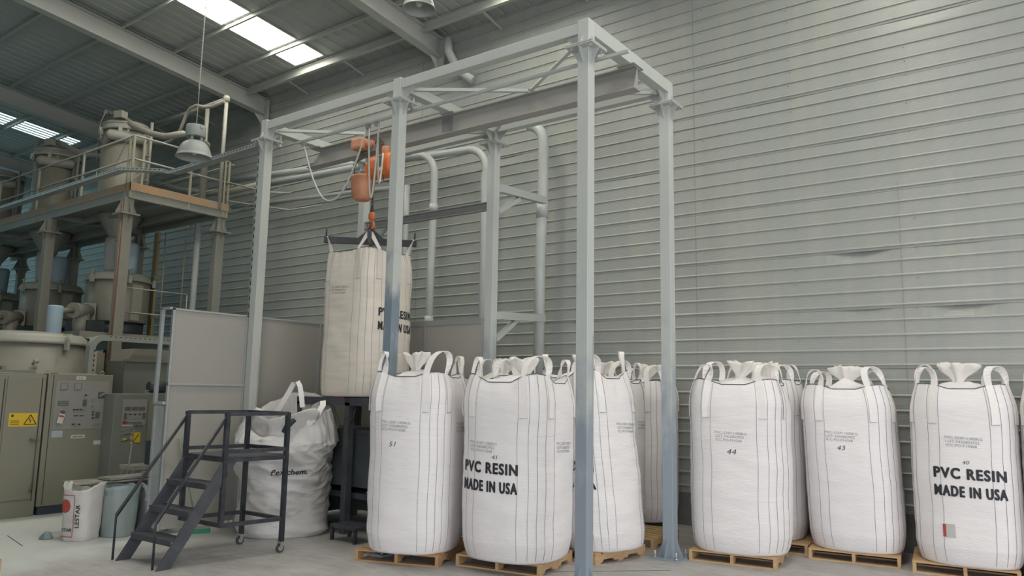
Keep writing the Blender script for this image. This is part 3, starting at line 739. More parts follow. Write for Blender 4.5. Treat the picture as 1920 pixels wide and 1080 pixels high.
make_bag('white bulk bag cut off by the right edge of the photo', Bag((.04, 10.75), .13, .56, 2.14, 3, 11, wr=.6))
# the hanging one, its loops pulled up to the cross
HB = Bag((-8.53, 7.93), 1.885, .56, 4.03, 0, 12, n=3.6, prof=prof_hang, ntop=4.6, rim=.03, wr=1.5)
tips = [CC + DV*.66 + Vector((0,0,.06)), CC - DN*.58 + Vector((0,0,.06)), CC - DV*.66 + Vector((0,0,.06)), CC + DN*.58 + Vector((0,0,.06))]
make_bag('dusty white bulk bag hanging from the orange hoist above the stand', HB, lot=[('front', -.03, 3.47)], big=('right', .06, 3.10), group=None, mt='bag_aged', wm='web_old', loop_targets=tips, spout=False)
# pallets
def pallet(label, cx, cy, rot, w_=1.02, d_=1.06, mt='pallet'):
    t = thing('wooden_pallet', label, 'pallet', (cx, cy, 0), 'wooden pallets under the bulk bags'); rr = Matrix.Rotation(R(rot), 3, 'Z'); c = Vector((cx, cy, 0))
    def bx(mb, x, y, z, a, b, c_): mb.box(c + rr @ Vector((x, y, z)), (a, b, c_), m=rr)
    for k in range(3):
        mb = MB(); x = (-1+k)*(w_/2-.02)
        # notched stringer
        y0 = -d_/2; poly = [(0, .016), (.13, .016), (.15, .045), (.33, .045), (.35, .016), (d_-.35, .016), (d_-.33, .045), (d_-.15, .045), (d_-.13, .016), (d_, .016), (d_, .112), (0, .112)]
        mb.prism(poly, .038, c + rr @ Vector((x-.019, y0, 0)), rr @ Vector((0,1,0)), (0,0,1), rr @ Vector((1,0,0)))
        build('stringer', mb, mt, t)
    for k in range(7):
        mb = MB(); bx(mb, 0, -d_/2+.05+(d_-.1)*k/6, .1205, w_, .095, .016); build('deck_board', mb, mt, t)
    for k in range(3):
        mb = MB(); bx(mb, 0, (-1+k)*(d_/2-.05), .008, w_, .095, .016); build('bottom_board', mb, mt, t)
pallet('reddish wooden pallet under the bag marked 51', -6.62, 7.08, 20, 1.05, 1.05, 'pallet_d')
pallet('wooden pallet under the bag marked 41', -5.42, 7.53, 9.5, 1.07, .93)
pallet('wooden pallet under the leaning bag', -5.05, 8.62, -11, 1.02, .95)
pallet('wooden pallet behind the leaning bag, next to the back right column', -5.05, 9.78, 5, 1.0, 1.0)
pallet('wooden pallet under the bag hidden behind 51', -6.35, 8.30, 5, 1.0, .95)
pallet('wooden pallet under the bag marked 44', -3.48, 9.62, 9, 1.02, .98)
pallet('wooden pallet behind the one carrying 44', -3.40, 10.78, 4, 1.04, 1.0)
pallet('wooden pallet under the bag marked 43', -2.35, 10.70, 8, 1.03, 1.0)
pallet('wooden pallet under the bag with the red-striped label', -1.17, 10.74, 7, 1.06, 1.0)
pallet('wooden pallet at the right edge under the cut-off bag', .10, 10.80, 3, 1.04, 1.0)

# ------------------------------------------------------------------ open bulk bag behind the steps
NC = (-9.10, 7.02)
NB = Bag(NC, .0, .60, 1.30, 52, 21, n=2.5, ntop=2.3, rim=.0, wr=1.5, prof=lambda t: (.95 + .05*min(1, t/.06)) * (1 + .035*sin(t*7+2.2)) + .07*math.exp(-((t-.97)/.12)**2))
t = thing('open_bulk_bag', 'wrinkled slack bulk bag with its mouth open, standing behind the black steps', 'bulk bag', (NC[0], NC[1], 0))
def ridge(v): return 1 - 2*abs(v)
def fold(a, z):                                                   # slack cloth: slanting creases, strongest high up
    x = cos(a); y = sin(a); k = .35 + .65*min(1, max(0, (z-.15)/.9))
    f = .085*nz3(x*1.1 + 3, y*1.1, z*2.6, 1)
    f += k*.055*ridge(nz3(x*1.6, y*1.6 + 9, z*5.2 + 1.2*x, 1))
    f += k*.028*ridge(nz3(x*3.2 + 4, y*3.2, z*9 - 2*y, 1))
    return f
mb = MB(); n = 200; vs = []; rows = 110
for j in range(rows):
    tt = j/(rows-1)
    for k in range(n):
        a = 2*pi*k/n; p = NB.P(a, tt); d = Vector((cos(a+NB.rot), sin(a+NB.rot), 0)); p += d*fold(a, p.z)*min(1, p.z/.08+.2); vs.append(p)
# ragged open mouth: high at the back, slumped over at the front left
def mouth(a):
    wa = a + NB.rot                                               # world angle; the camera looks from about -38 degrees
    back = .5 + .5*cos(wa - R(128)); right = max(0, cos(wa - R(40)))
    return .08 + .52*back**1.3 + .16*right + .05*sin(3*wa + 1) + .05*nz3(cos(wa)*2, sin(wa)*2, 4, 1)
last = vs[-n:]
steps = ((.985, .25), (.95, .5), (.90, .75), (.86, .95), (.84, 1.0), (.80, .92), (.78, .6), (.74, .25), (.62, .02), (.4, -.05), (.1, -.06))
for i, (q, h_) in enumerate(steps):
    for k in range(n):
        a = 2*pi*k/n; b_ = last[k]; c_ = Vector((NC[0], NC[1], 0)); m_ = mouth(a)
        qq = q if i < 5 else q
        sag = 1 + .07*nz3(cos(a)*4, sin(a)*4, h_*3, 1)
        v = c_ + (Vector((b_.x, b_.y, 0)) - c_)*qq*sag; v.z = b_.z + m_*h_ + .03*nz3(v.x*7, v.y*7, h_*4, 1) + (.0 if h_ > 0 else .1*nz3(v.x*4, v.y*4, 2, 1)); vs.append(v)
L_ = len(vs)//n
mb.add(vs, [(i*n+k, i*n+(k+1) % n, (i+1)*n+(k+1) % n, (i+1)*n+k) for i in range(L_-1) for k in range(n)], True); mb.add(vs[-n:], [tuple(range(n))], True); mb.add(vs[:n], [tuple(range(n))[::-1]], True)
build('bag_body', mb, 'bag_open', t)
def flap(name, pts, wdirs, w0, mt='bag_open', amp=.03, seed=0, nn=14):     # slack cloth band through pts
    m_ = MB(); V = []; L = 5*(len(pts)-1) + 1; pts = [Vector(p) for p in pts]; wd = [Vector(w_) for w_ in wdirs]
    for i in range(L):
        f = i/5; j = min(int(f), len(pts)-2); f -= j; f2 = f*f*(3-2*f); p = pts[j].lerp(pts[j+1], f2*.5+f*.5); w_ = wd[j].lerp(wd[j+1], f)
        for k in range(nn):
            u = k/(nn-1)-.5; q = p + w_*w0*u*2; V.append(q + Vector((amp*nz3(q.x*9+seed, q.y*9, q.z*9, 1), amp*nz3(q.x*9, q.y*9+seed+7, q.z*9, 1), amp*nz3(q.x*9, q.y*9, q.z*9+seed+3, 1))))
    m_.add(V, [(i*nn+k, i*nn+k+1, (i+1)*nn+k+1, (i+1)*nn+k) for i in range(L-1) for k in range(nn-1)], True)
    o = build(name, m_, mt, t, fixn=False); sd = o.modifiers.new('s', 'SOLIDIFY'); sd.thickness = .008; return o
flap('hanging_skirt', [(-9.42, 6.62, 1.42), (-9.16, 6.52, 1.46), (-8.86, 6.56, 1.40), (-8.58, 6.72, 1.48), (-8.44, 6.98, 1.58)], [(0, .12, .9), (.05, -.1, .9), (.1, -.15, 1), (.2, -.1, 1), (.2, 0, .9)], .16, amp=.05, seed=2)
flap('folded_collar', [(-9.62, 6.86, 1.48), (-9.50, 6.68, 1.62), (-9.30, 6.58, 1.66), (-9.08, 6.54, 1.63)], [(.2, .3, -.9), (.1, .2, -.6), (.1, .4, .5), (.1, .5, .4)], .09, 'web', amp=.02, seed=5, nn=8)
def strap(pts, w0=.07):
    mb = MB(); mb.ribbon(pts, [Vector((.6, .78, .12))]*len(pts), w0, .006); build('lifting_loop', mb, 'web', t)
strap([(-9.40, 6.95, 1.50), (-9.30, 7.02, 1.72), (-9.21, 7.08, 1.92), (-9.15, 7.12, 2.06), (-9.09, 7.14, 2.09), (-9.03, 7.14, 2.02), (-8.98, 7.14, 1.86), (-8.95, 7.14, 1.72)])
strap([(-9.60, 6.72, 1.52), (-9.58, 6.62, 1.40), (-9.52, 6.52, 1.22), (-9.44, 6.46, 1.10), (-9.36, 6.44, 1.04)])
strap([(-8.86, 7.20, 1.62), (-8.74, 7.22, 1.76), (-8.58, 7.20, 1.82), (-8.46, 7.10, 1.76), (-8.44, 6.98, 1.62), (-8.52, 6.86, 1.46)], .08)
strap([(-8.92, 7.02, 1.56), (-8.78, 7.0, 1.66), (-8.64, 6.98, 1.70), (-8.54, 6.90, 1.62), (-8.62, 6.80, 1.50)], .06)
mb = MB(); mb.lathe((-9.02, 6.85, 1.36), [(.02, 0), (.2, .0), (.24, .08), (.18, .16), (.02, .19)], 18, sx=1.3, sy=.8); build('dark_inside', mb, 'darkm', t)  # dark body set into the open mouth
mb = MB(); mb.tube([(-8.72, 6.66, 1.40), (-8.62, 6.68, 1.52), (-8.56, 6.72, 1.57)], .045, 10, rr=[.03, .055, .03]); build('dark_glove', mb, 'darkm', t)
mb = MB(); V, F = text2d('flexichem.', .072, .022); kx = .47/(2*max(p[0] for p in V)); V, F = sliced([(a*kx + .22*b, b) for a, b in V], F, .03); o_ = []
for a, b in V:
    z = .875 + b + .03*a; ang = -pi/2 + math.atan2(a + .06, NB.R)
    for _ in range(3): r_ = NB.r(ang, NB.t_of(z)) + fold(ang, z); ang += (a + .06 - r_*sin(ang + pi/2))/r_
    p = NB.P(ang, NB.t_of(z)); d = Vector((cos(ang+NB.rot), sin(ang+NB.rot), 0)); o_.append(p + d*(fold(ang, p.z) + .018))
mb.add(o_, F); build('bag_print', mb, 'ink', t, fixn=False)

# ------------------------------------------------------------------ mobile steps
s = thing('mobile_steps', 'black steel step ladder with handrails on casters before the open bag', 'steps', (-8.45, 5.4, 0))
a0, b0 = Vector((-8.96, 4.62, 0)), Vector((-8.14, 4.64, 0)); A1, B1 = Vector((-8.86, 5.33, 0)), Vector((-8.06, 5.35, 0)); C1, D1 = Vector((-8.74, 6.11, 0)), Vector((-7.95, 6.13, 0))
Z = lambda v, z: Vector((v.x, v.y, z))
for p, q in ((a0, A1), (b0, B1)):
    mb = MB(); dirv = (Z(q, 1.17) - Z(p, .0)).normalized(); hor = (q-p).normalized()
    mb.prism([(0, .0), (.16, .0), (.16+.71, 1.17-.02), (.71, 1.17)], .012, Z(p, 0), hor, (0,0,1), Vector((1,0,0)))
    build('stringer', mb, 'black2', s)
for k in range(3):
    f = (k+1)/4; pa = a0.lerp(A1, f+.10); pb = b0.lerp(B1, f+.10); z = 1.17*f
    mb = MB(); mb.bar(Z(pa, z), Z(pb, z), .22, .02); mb.bar(Z(pa, z-.03) - Vector((0,.10,0)), Z(pb, z-.03) - Vector((0,.10,0)), .006, .05); build('tread', mb, 'black2', s)
mb = MB(); mb.add([Z(A1, 1.165), Z(B1, 1.165), Z(D1, 1.165), Z(C1, 1.165), Z(A1, 1.18), Z(B1, 1.18), Z(D1, 1.18), Z(C1, 1.18)], [(0,1,2,3),(7,6,5,4),(0,4,5,1),(1,5,6,2),(2,6,7,3),(3,7,4,0)]); build('platform', mb, 'black2', s)
for v, z0 in ((A1, .38), (B1, .38), (C1, .13), (D1, .13)):
    mb = MB(); mb.bar(Z(v, z0), Z(v, 1.69), .05, .05, up=(1,0,0)); build('post', mb, 'black', s)
mb = MB()
for p, q, z in ((A1, C1, 1.675), (C1, D1, 1.675), (A1, B1, 1.675), (B1, D1, 1.675), (B1, D1, 1.14), (C1, D1, 1.24), (A1, C1, 1.24), (A1, B1, 1.14), (B1, D1, 1.24), (A1, C1, .40), (C1, D1, .40), (B1, D1, .40), (A1, B1, .40)):
    if (p, q, z) == (A1, B1, 1.675): continue
    mb = MB(); mb.bar(Z(p, z), Z(q, z), .038, .045); build('frame_rail', mb, 'black', s)
for p, q in ((a0, A1), (b0, B1)):
    mb = MB(); h1 = Z(p, .52) + Vector((0,-.03,0)); mb.tube([Z(p, .02) + Vector((0,-.03,0)), h1, Z(q, 1.67)], .014, 8); mb.tube([h1 + Vector((.0,.0,-.035)), Z(q, 1.635)], .011, 8); build('handrail', mb, 'black', s)
for v in (C1, D1):
    mb = MB(); mb.bb(v.x-.045, v.x+.045, v.y-.035, v.y+.035, .115, .13); mb.bb(v.x-.03, v.x-.024, v.y-.03, v.y+.01, .05, .115); mb.bb(v.x+.024, v.x+.03, v.y-.03, v.y+.01, .05, .115); fk = build('caster', mb, 'chrome', s)
    mb = MB(); mb.cyl((v.x, v.y-.015, .05), .05, .035, 18, 'X'); w_ = build('wheel', mb, 'rubber', fk); mb = MB(); mb.cyl((v.x, v.y-.015, .05), .03, .042, 14, 'X'); build('wheel_hub', mb, 'chrome', fk)

# ------------------------------------------------------------------ unloading stand, hopper, stool
s = thing('unloading_stand', 'dark steel frame with hopper under the hanging bag', 'stand', (-8.6, 7.95, 0))
xs_, ys_ = (-9.35, -8.30, -7.75), (7.45, 8.55)
for x, y in ((-8.30, 7.45), (-9.40, 8.6), (-7.45, 8.6), (-9.40, 7.45)):
    mb = MB(); mb.bb(x-.05, x+.05, y-.05, y+.05, 0, 1.80); build('leg', mb, 'black2', s)
mb = MB(); mb.bb(-9.45, -7.4, 7.40, 7.50, 1.76, 1.87); mb.bb(-9.45, -7.4, 8.55, 8.65, 1.76, 1.87); mb.bb(-9.45, -9.35, 7.4, 8.6, 1.76, 1.87); mb.bb(-8.35, -8.25, 7.4, 8.6, 1.76, 1.87); mb.bb(-7.5, -7.4, 7.4, 8.6, 1.76, 1.87); build('top_frame', mb, 'black2', s)
mb = MB(); mb.prism([(-9.40, 1.42), (-7.62, 1.42), (-7.62, .9), (-7.95, .62), (-9.0, .62), (-9.40, .9)], .85, (0, 7.60, 0), (1,0,0), (0,0,1), (0,1,0)); build('hopper', mb, 'tub', s)
mb = MB(); mb.bb(-9.38, -7.4, 8.50, 8.52, .12, 1.40); mb.bb(-9.42, -9.40, 7.5, 8.5, .12, .9); build('back_sheet', mb, 'tub', s)
mb = MB(); mb.bb(-9.42, -7.6, 7.6, 8.48, .46, .54); mb.bb(-9.42, -7.6, 7.56, 7.62, 1.36, 1.42); sh = build('lower_shelf', mb, 'black2', s)
mb = MB(); mb.lathe((-7.98, 7.85, .535), [(.30, .0), (.2, .03), (.06, .055), (.01, .06)], 18, sy=.7); build('powder_heap', mb, 'powder', s)
mb = MB(); mb.tube([(-8.2, 7.5, 1.78), (-8.16, 7.42, 1.68), (-8.2, 7.4, 1.52), (-8.24, 7.42, 1.62), (-8.22, 7.46, 1.76)], .008, 6); mb.box((-8.24, 7.38, 1.42), (.06, .05, .14)); build('switch_cord', mb, 'cable_d', s)
mb = MB(); mb.box((-8.50, 7.43, 1.885), (.22, .05, .02)); build('red_strap', mb, 'redprint', s)
mb = MB(); vs = []; n = 20
for j in range(12):
    for k in range(n):
        u, v = k/(n-1), j/11
        vs.append((-8.22 + .62*u, 8.72 + .05*nz3(u*4, v*3, 1, 1)+.05*sin(u*9)*v, 1.25 + .50*v*(.5+.5*u) + .03*nz3(u*5, v*5, 3, 1)))
mb.add(vs, [(j*n+k, j*n+k+1, (j+1)*n+k+1, (j+1)*n+k) for j in range(11) for k in range(n-1)], True)
o = build('plastic_sheet', mb, 'sleeve_w', fixn=False); sd = o.modifiers.new('s', 'SOLIDIFY'); sd.thickness = .008; tag(o, 'crumpled pale plastic sheet behind the dark hopper', 'plastic sheet')
st = thing('step_stool', 'low black steel step stool at the foot of the unloading stand', 'stool', (-7.95, 7.15, 0))
mb = MB(); c = Vector((-7.86, 7.20, .2)); rr = Matrix.Rotation(R(-3), 3, 'Z'); mb.box(c, (.52, .34, .02), m=rr); mb.box(c - Vector((0,0,.02)), (.5, .32, .03), m=rr); build('seat', mb, 'black2', st)
for sx in (-1, 1):
    for sy in (-1, 1):
        mb = MB(); p = c + rr @ Vector((sx*.235, sy*.145, 0)); mb.bb(p.x-.02, p.x+.02, p.y-.02, p.y+.02, 0, .19); build('leg', mb, 'black', st)

# ------------------------------------------------------------------ enclosure
e = thing('sheet_enclosure', 'grey sheet metal enclosure panels around the back left of the gantry', 'enclosure', (-9.95, 7.2, 0))
EX = -9.985
for y0, y1 in ((5.66, 6.86), (7.0, 8.93)):
    mb = MB(); mb.bb(EX-.004, EX+.004, y0, y1, .08, 3.05); build('side_panel', mb, 'encl', e)
    mb = MB(); mb.bb(EX-.02, EX+.02, y0, y0+.03, .0, 3.06); mb.bb(EX-.02, EX+.02, y1-.03, y1, .0, 3.06); mb.bb(EX-.02, EX+.02, y0, y1, 3.04, 3.065); build('panel_frame', mb, 'zinc', e)
mb = MB(); mb.bb(EX+.004, EX+.03, 5.66, 6.86, 2.005, 2.03); mb.bb(EX+.004, EX+.02, 8.22, 8.25, .1, 3.04); build('stiffener', mb, 'zinc', e)
for x0, x1 in ((-9.9, -8.24), (-8.2, -7.08)):
    mb = MB(); mb.bb(x0, x1, 8.88, 8.89, .08, 3.0); build('back_panel', mb, 'encl', e)
mb = MB(); mb.bb(-9.9, -7.08, 8.87, 8.93, 3.0, 3.08); mb.bb(-8.235, -8.205, 8.86, 8.90, .1, 3.0); build('top_rail', mb, 'encl_dark', e)
mb = MB(); mb.bar((-10.20, 5.63, 1.78), (-10.18, 5.63, 3.06), .045, .045, up=(0,1,0)); mb.bar((-10.20, 5.63, 3.06), (-9.97, 5.63, 3.06), .045, .03); mb.bar((-10.21, 5.63, 1.76), (-9.97, 5.63, 1.76), .045, .04); build('door_frame_tube', mb, 'zinc', e)
mb = MB(); mb.bb(-10.22, -10.02, 5.66, 5.68, .1, 1.72); mb.bb(-10.24, -10.20, 5.64, 5.70, .0, 1.72); build('end_sheet', mb, 'zinc', e)

# ------------------------------------------------------------------ wall pipes
def pipe(name, pts, r, label, mt='duct', cat='pipe', collars=(), grp=None, n=14):
    mb = MB(); mb.tube(pts, r, n); o = build(name, mb, mt, base=pts[0] if isinstance(pts[0], tuple) else tuple(pts[0])); tag(o, label, cat, grp)
    for c in collars:
        m_ = MB(); m_.cyl(c[0], r+.012, c[1], n, c[2]); build('coupling', m_, 'duct', o)
    return o
pipe('bent_pipe', [(-17.3, 10.9, 7.22), (-13.9, 10.9, 7.0), (-10.3, 10.9, 6.68)] + arc((-9.15, 10.9, 6.13), .48, R(95), R(-20), (1,0,0), (0,0,1), 10) + [(-8.68, 10.9, 5.4), (-8.68, 10.9, .0)], .075, 'upper pale duct bending down behind the back middle column')
pipe('bent_pipe', [(-15.4, 10.75, 6.82), (-12.35, 10.75, 6.72), (-10.5, 10.75, 6.68)] + arc((-10.32, 10.75, 6.18), .48, R(95), R(0), (1,0,0), (0,0,1), 10) + [(-9.84, 10.75, 5.4), (-9.86, 10.75, 4.4), (-9.88, 10.75, .0)], .075, 'lower pale duct hooking down the wall left of the back middle column', collars=[((-9.84, 10.75, 5.52), .16, 'Z'), ((-9.87, 10.75, 3.3), .2, 'Z')])
pipe('wall_pipe', [(-16.9, 10.95, 6.50), (-12.1, 10.95, 6.24), (-11.0, 10.95, 6.16)], .045, 'thin pale pipe, lowest of the pipes crossing the wall at left')
pipe('drop_pipe', [(-10.62, 10.8, 6.1), (-10.62, 10.8, 5.4), (-10.64, 10.8, .0)], .06, 'vertical pale pipe right of the middle front column')
pipe('tall_duct', arc((-7.80, 10.95, 6.44), .40, R(80), R(0), (1,0,0), (0,0,1), 8) + [(-7.40, 10.95, 5.6), (-7.44, 10.95, 4.4), (-7.46, 10.95, .0)], .095, 'tall pale grey duct standing against the wall right of the back middle column', collars=[((-7.41, 10.95, 5.22), .3, 'Z')])
pipe('rainwater_chute', [(-10.0, 11.2, 9.25), (-9.97, 11.2, 8.95), (-9.85, 11.25, 8.7), (-9.55, 11.3, 8.35), (-9.42, 11.36, 8.25)], .09, 'short curved pale pipe at the rafter end under the roof', collars=[((-9.62, 11.29, 8.42), .12, 'X')])

# ------------------------------------------------------------------ lamps
def high_bay(label, c, ztop, wire=True):
    x, y, z = c; t = thing('high_bay_lamp', label, 'lamp', (x, y, z), 'hanging bell lamps')
    mb = MB(); rr = .235
    mb.lathe(c, [(rr+.012, 0), (rr+.012, .012), (rr, .02), (rr*.97, .06), (rr*.86, .14), (rr*.70, .20), (rr*.52, .235), (.02, .24), (.02, .228), (rr*.48, .225), (rr*.66, .19), (rr*.82, .135), (rr*.93, .06), (rr*.97, .01), (rr+.012, .0)], 32, caps=False); build('lamp_shade', mb, 'lamp', t)
    for k in range(4): mb = MB(); mb.cyl((x+.09*cos(k*pi/2+.5), y+.09*sin(k*pi/2+.5), z+.27), .022, .07, 8); build('spacer', mb, 'lamp', t)
    mb = MB(); mb.lathe((x, y, z+.30), [(.13, 0), (.137, .01), (.137, .15), (.13, .165), (.02, .17)], 26); mb.box((x+.12, y, z+.43), (.05, .05, .04)); build('ballast_housing', mb, 'lamp', t)
    mb = MB(); mb.lathe((x, y, z+.05), [(.02, .0), (.05, .03), (.055, .09), (.03, .17)], 16); build('bulb', mb, 'white', t)
    mb = MB(); mb.tube([(x, y, z+.47), (x, y, z+.50)], .02, 8); mb.tube([(x, y, z+.5), (x+.01, y, (z+ztop)/2), (x, y, ztop)], .006, 6)
    zz = z + 1.0
    while zz < ztop and wire: mb.tube([(x, y, zz), (x+.014, y, zz+.03), (x, y, zz+.06)], .004, 4); mb.tube([(x, y, zz), (x-.014, y, zz+.03), (x, y, zz+.06)], .004, 4); zz += .06
    build('hanging_chain', mb, 'cable', t)
high_bay('grey bell lamp on a long chain in front of the platform', (-9.78, 5.68, 5.18), rz(5.68)-.01)
high_bay('grey bell lamp close under the roof at the top edge', (-7.41, 7.64, 7.55), rz(7.64)-.13, False)

# ------------------------------------------------------------------ raised platform at the left
PX = [-15.0, -18.4, -21.8, -25.2]; PY = [7.37, 9.42]; PS = .19
p = thing('raised_platform', 'raised steel platform with orange kick plates and pale railings at the left', 'platform', (-18.4, 8.4, 0))
for i, x in enumerate(PX):
    for j, y in enumerate(PY):
        mb = MB(); mb.bb(x-PS/2, x+PS/2, y-PS/2, y+PS/2, 0, 5.7); c = build('column', mb, 'tank' if j == 0 else 'platform', p, bevel=.01)
        mb = MB(); mb.bb(x-.19, x+.19, y-.19, y+.19, 5.34, 5.37); plate_gussets(mb, x, y, 5.37, .30, s=PS, out=.13); plate_gussets(mb, x, y, 5.34, .16, s=PS, out=.07, up=False); build('flange_plate', mb, 'platform', c)
mb = MB(); mb.cyl((-14.96, 7.265, 4.0), .012, 3.2, 8); build('red_hose', mb, mat('faded red hose', (.33, .13, .08), .6), p)
for y in PY:
    mb = MB(); mb.bb(-26, PX[0]+.14, y-.03, y+.03, 5.68, 5.84); build('main_beam', mb, 'platform', p)
for x in PX:
    mb = MB(); mb.bb(x-.05+.08, x+.05+.08, PY[0], PY[1]+.1, 5.68, 5.84); build('cross_beam', mb, 'platform', p)
mb = MB(); mb.bb(-26, PX[0]+.1, PY[0], PY[1]+.1, 5.81, 5.835); mb.bb(-26, PX[0]+.1, 8.0, 8.06, 5.66, 5.81); mb.bb(-26, PX[0]+.1, 8.8, 8.86, 5.66, 5.81); build('deck', mb, 'platform', p)
mb = MB(); mb.bb(-26, PX[0]+.15, PY[0]-.04, PY[0]-.03, 5.84, 6.0); mb.bb(PX[0]+.14, PX[0]+.15, PY[0]-.04, PY[1]+.12, 5.84, 6.0); build('kick_plate', mb, 'kick', p)
rx, ry0, ry1 = PX[0]+.12, PY[0]-.02, PY[1]+.08
for z in (6.49, 6.97):
    mb = MB(); mb.tube([(-26, ry0, z), (rx, ry0, z), (rx, ry1, z)], .021, 8); build('handrail', mb, 'rail_g', p)
    mb = MB(); mb.tube([(-26, ry1+.1, z-.04), (rx, ry1+.1, z-.04)], .018, 8); build('handrail', mb, 'rail', p)
for x, y in ((rx, ry0), (rx-.16, ry0), (rx-.02, ry0+.22), (rx, ry1), (rx, ry1-.10), (rx, 8.6), (-17.0, ry0), (-19.2, ry0), (-21.4, ry0), (-16.6, ry1+.1), (-18.4, ry1+.1)):
    mb = MB(); mb.bar((x, y, 5.7), (x, y, 6.97), .04, .04, up=(1,0,0)); build('rail_post', mb, 'rail', p)
mb = MB(); mb.bar((rx, ry0, 6.02), (rx-.5, 7.9, 6.5), .02, .02); mb.bar((-15.2, 7.35, 6.9), (-15.9, 7.35, 6.1), .015, .015); build('diagonal_brace', mb, 'rail_g', p)
mb = MB(); mb.tube([(rx, ry1, 6.5), (-13.5, 9.6, 6.1), (-12.9, 9.7, 6.02)], .02, 6); mb.tube([(rx, ry1, 6.08), (-13.6, 10.2, 5.85), (-12.5, 10.2, 5.82)], .02, 6); mb.tube([(-14.6, 9.6, 5.82), (-13.2, 9.7, 6.2)], .012, 6); build('stay_rod', mb, 'rail_g', p)
def tk(name, label, c, r, z0, z1, lid, m_='tank', group=None, n=40, ribs=()):
    t = thing(name, label, 'tank', (c[0], c[1], z0), group)
    mb = MB(); prof = [(r*.98, z0), (r, z0+.03), (r, z1)]
    mb.lathe((c[0], c[1], 0), prof, n); build('shell', mb, m_, t)
    mb = MB(); h_ = lid - z1
    mb.lathe((c[0], c[1], 0), [(r+.03, z1-.03), (r+.05, z1-.02), (r+.05, z1+.02), (r+.03, z1+.035), (r+.02, z1+h_*.45), (r*.93, z1+h_*.75), (r*.6, z1+h_*.95), (.05, lid)], n); build('lid', mb, 'tank_l', t)
    return t
for i, (cx, r, lab) in enumerate(((-17.27, .50, 'tall cream weighing vessel on the platform nearest the hanging lamp'), (-20.78, .52, 'cream weighing vessel on the platform, second from the corner'), (-24.3, .55, 'cream weighing vessel on the platform at the left edge'))):
    t = tk('weighing_vessel', lab, (cx, 8.35), r, 5.84, 7.74, 8.0, group='vessels on the platform')
    c = Vector((cx, 8.35, 0))
    mb = MB(); mb.lathe((cx, 8.35, 0), [(r+.035, 7.72), (r+.035, 7.78)], 40); mb.lathe((cx, 8.35, 0), [(r+.03, 7.84), (r+.035, 7.88)], 40); build('clamp_ring', mb, 'tank_l', t)
    for a in (-100, -40, 20, -160): mb = MB(); v = c + Vector(((r+.05)*cos(R(a)), (r+.05)*sin(R(a)), 7.68)); mb.box(v, (.08, .08, .16), R(a)); build('clamp', mb, 'tank_l', t)
    mb = MB(); mb.box(c + Vector((.35, -.35, 8.02)), (.22, .18, .16), R(20)); mb.bar(c + Vector((-.30, -.35, 8.22)), c + Vector((.30, -.35, 8.06)), .07, .07); mb.cyl(c + Vector((-.33, -.35, 8.23)), .05, .1, 10, 'Y'); build('filter_head', mb, 'pipe_cond', t)
    mb = MB(); mb.box(c + Vector((.22, -.36, 8.05)), (.05, .19, .12), R(20)); build('dark_socket', mb, 'gap', t)
    mb = MB(); mb.tube([c + Vector((.28, -.56, 7.52)), c + Vector((.32, -.55, 7.52)), c + Vector((.60, .12, 7.52)), c + Vector((.62, .17, 7.52))], .12, 14, rr=[.08, .12, .12, .08]); mb.cyl(c + Vector((.45, -.2, 7.66)), .035, .16, 8); build('air_receiver', mb, 'tank_l', t)
    mb = MB(); mb.tube([c + Vector((-.28, -.4, 8.2)), c + Vector((-.42, -.42, 8.0)), c + Vector((-.40, -.45, 7.72)), c + Vector((-.2, -.55, 7.68)), c + Vector((-.02, -.58, 7.66)), c + Vector((-.02, -.56, 7.40))], .012, 6)
    mb.tube([c + Vector((-.35, -.45, 7.0)), c + Vector((-.30, -.52, 7.25)), c + Vector((-.1, -.58, 7.46)), c + Vector((.12, -.6, 7.48))], .010, 6)
    mb.tube([c + Vector((-.42, -.42, 6.85)), c + Vector((-.2, -.56, 6.75)), c + Vector((-.02, -.58, 6.70)), c + Vector((-.05, -.6, 6.55))], .012, 6); mb.tube([c + Vector((-.02, -.4, 8.1)), c + Vector((-.1, -.4, 8.2)), c + Vector((-.18, -.42, 8.0))], .01, 6); build('air_line', mb, 'pipe_cond', t)
    mb = MB(); mb.lathe((cx, 8.35, 0), [(.12, 4.98), (.13, 5.2), (r*.9, 5.75), (r*.9, 5.83)], 24); mb.lathe((cx, 8.35, 0), [(.2, 5.26), (.2, 5.29)], 16); mb.lathe((cx, 8.35, 0), [(.19, 5.18), (.19, 5.20)], 16); build('outlet_cone', mb, 'tank', t)
    mb = MB(); mb.lathe((cx-.05, 8.32, 0), [(.17, 4.48), (.19, 4.6), (.22, 5.1), (.2, 5.28)], 20, fn=lambda a, z, j: 1+.05*sin(7*a)); build('flexible_sleeve', mb, 'sleeve_w', t)
    mb = MB(); mb.cyl(c + Vector((.62, .15, 6.9)), .035, 1.1, 8); mb.cyl(c + Vector((.80, .15, 7.1)), .035, 1.6, 8); mb.cyl(c + Vector((.70, .12, 7.12)), .02, .3, 6, 'X'); mb.cyl(c + Vector((.70, .12, 6.55)), .02, .3, 6, 'X'); build('riser_pipe', mb, 'pipe_cond', t)
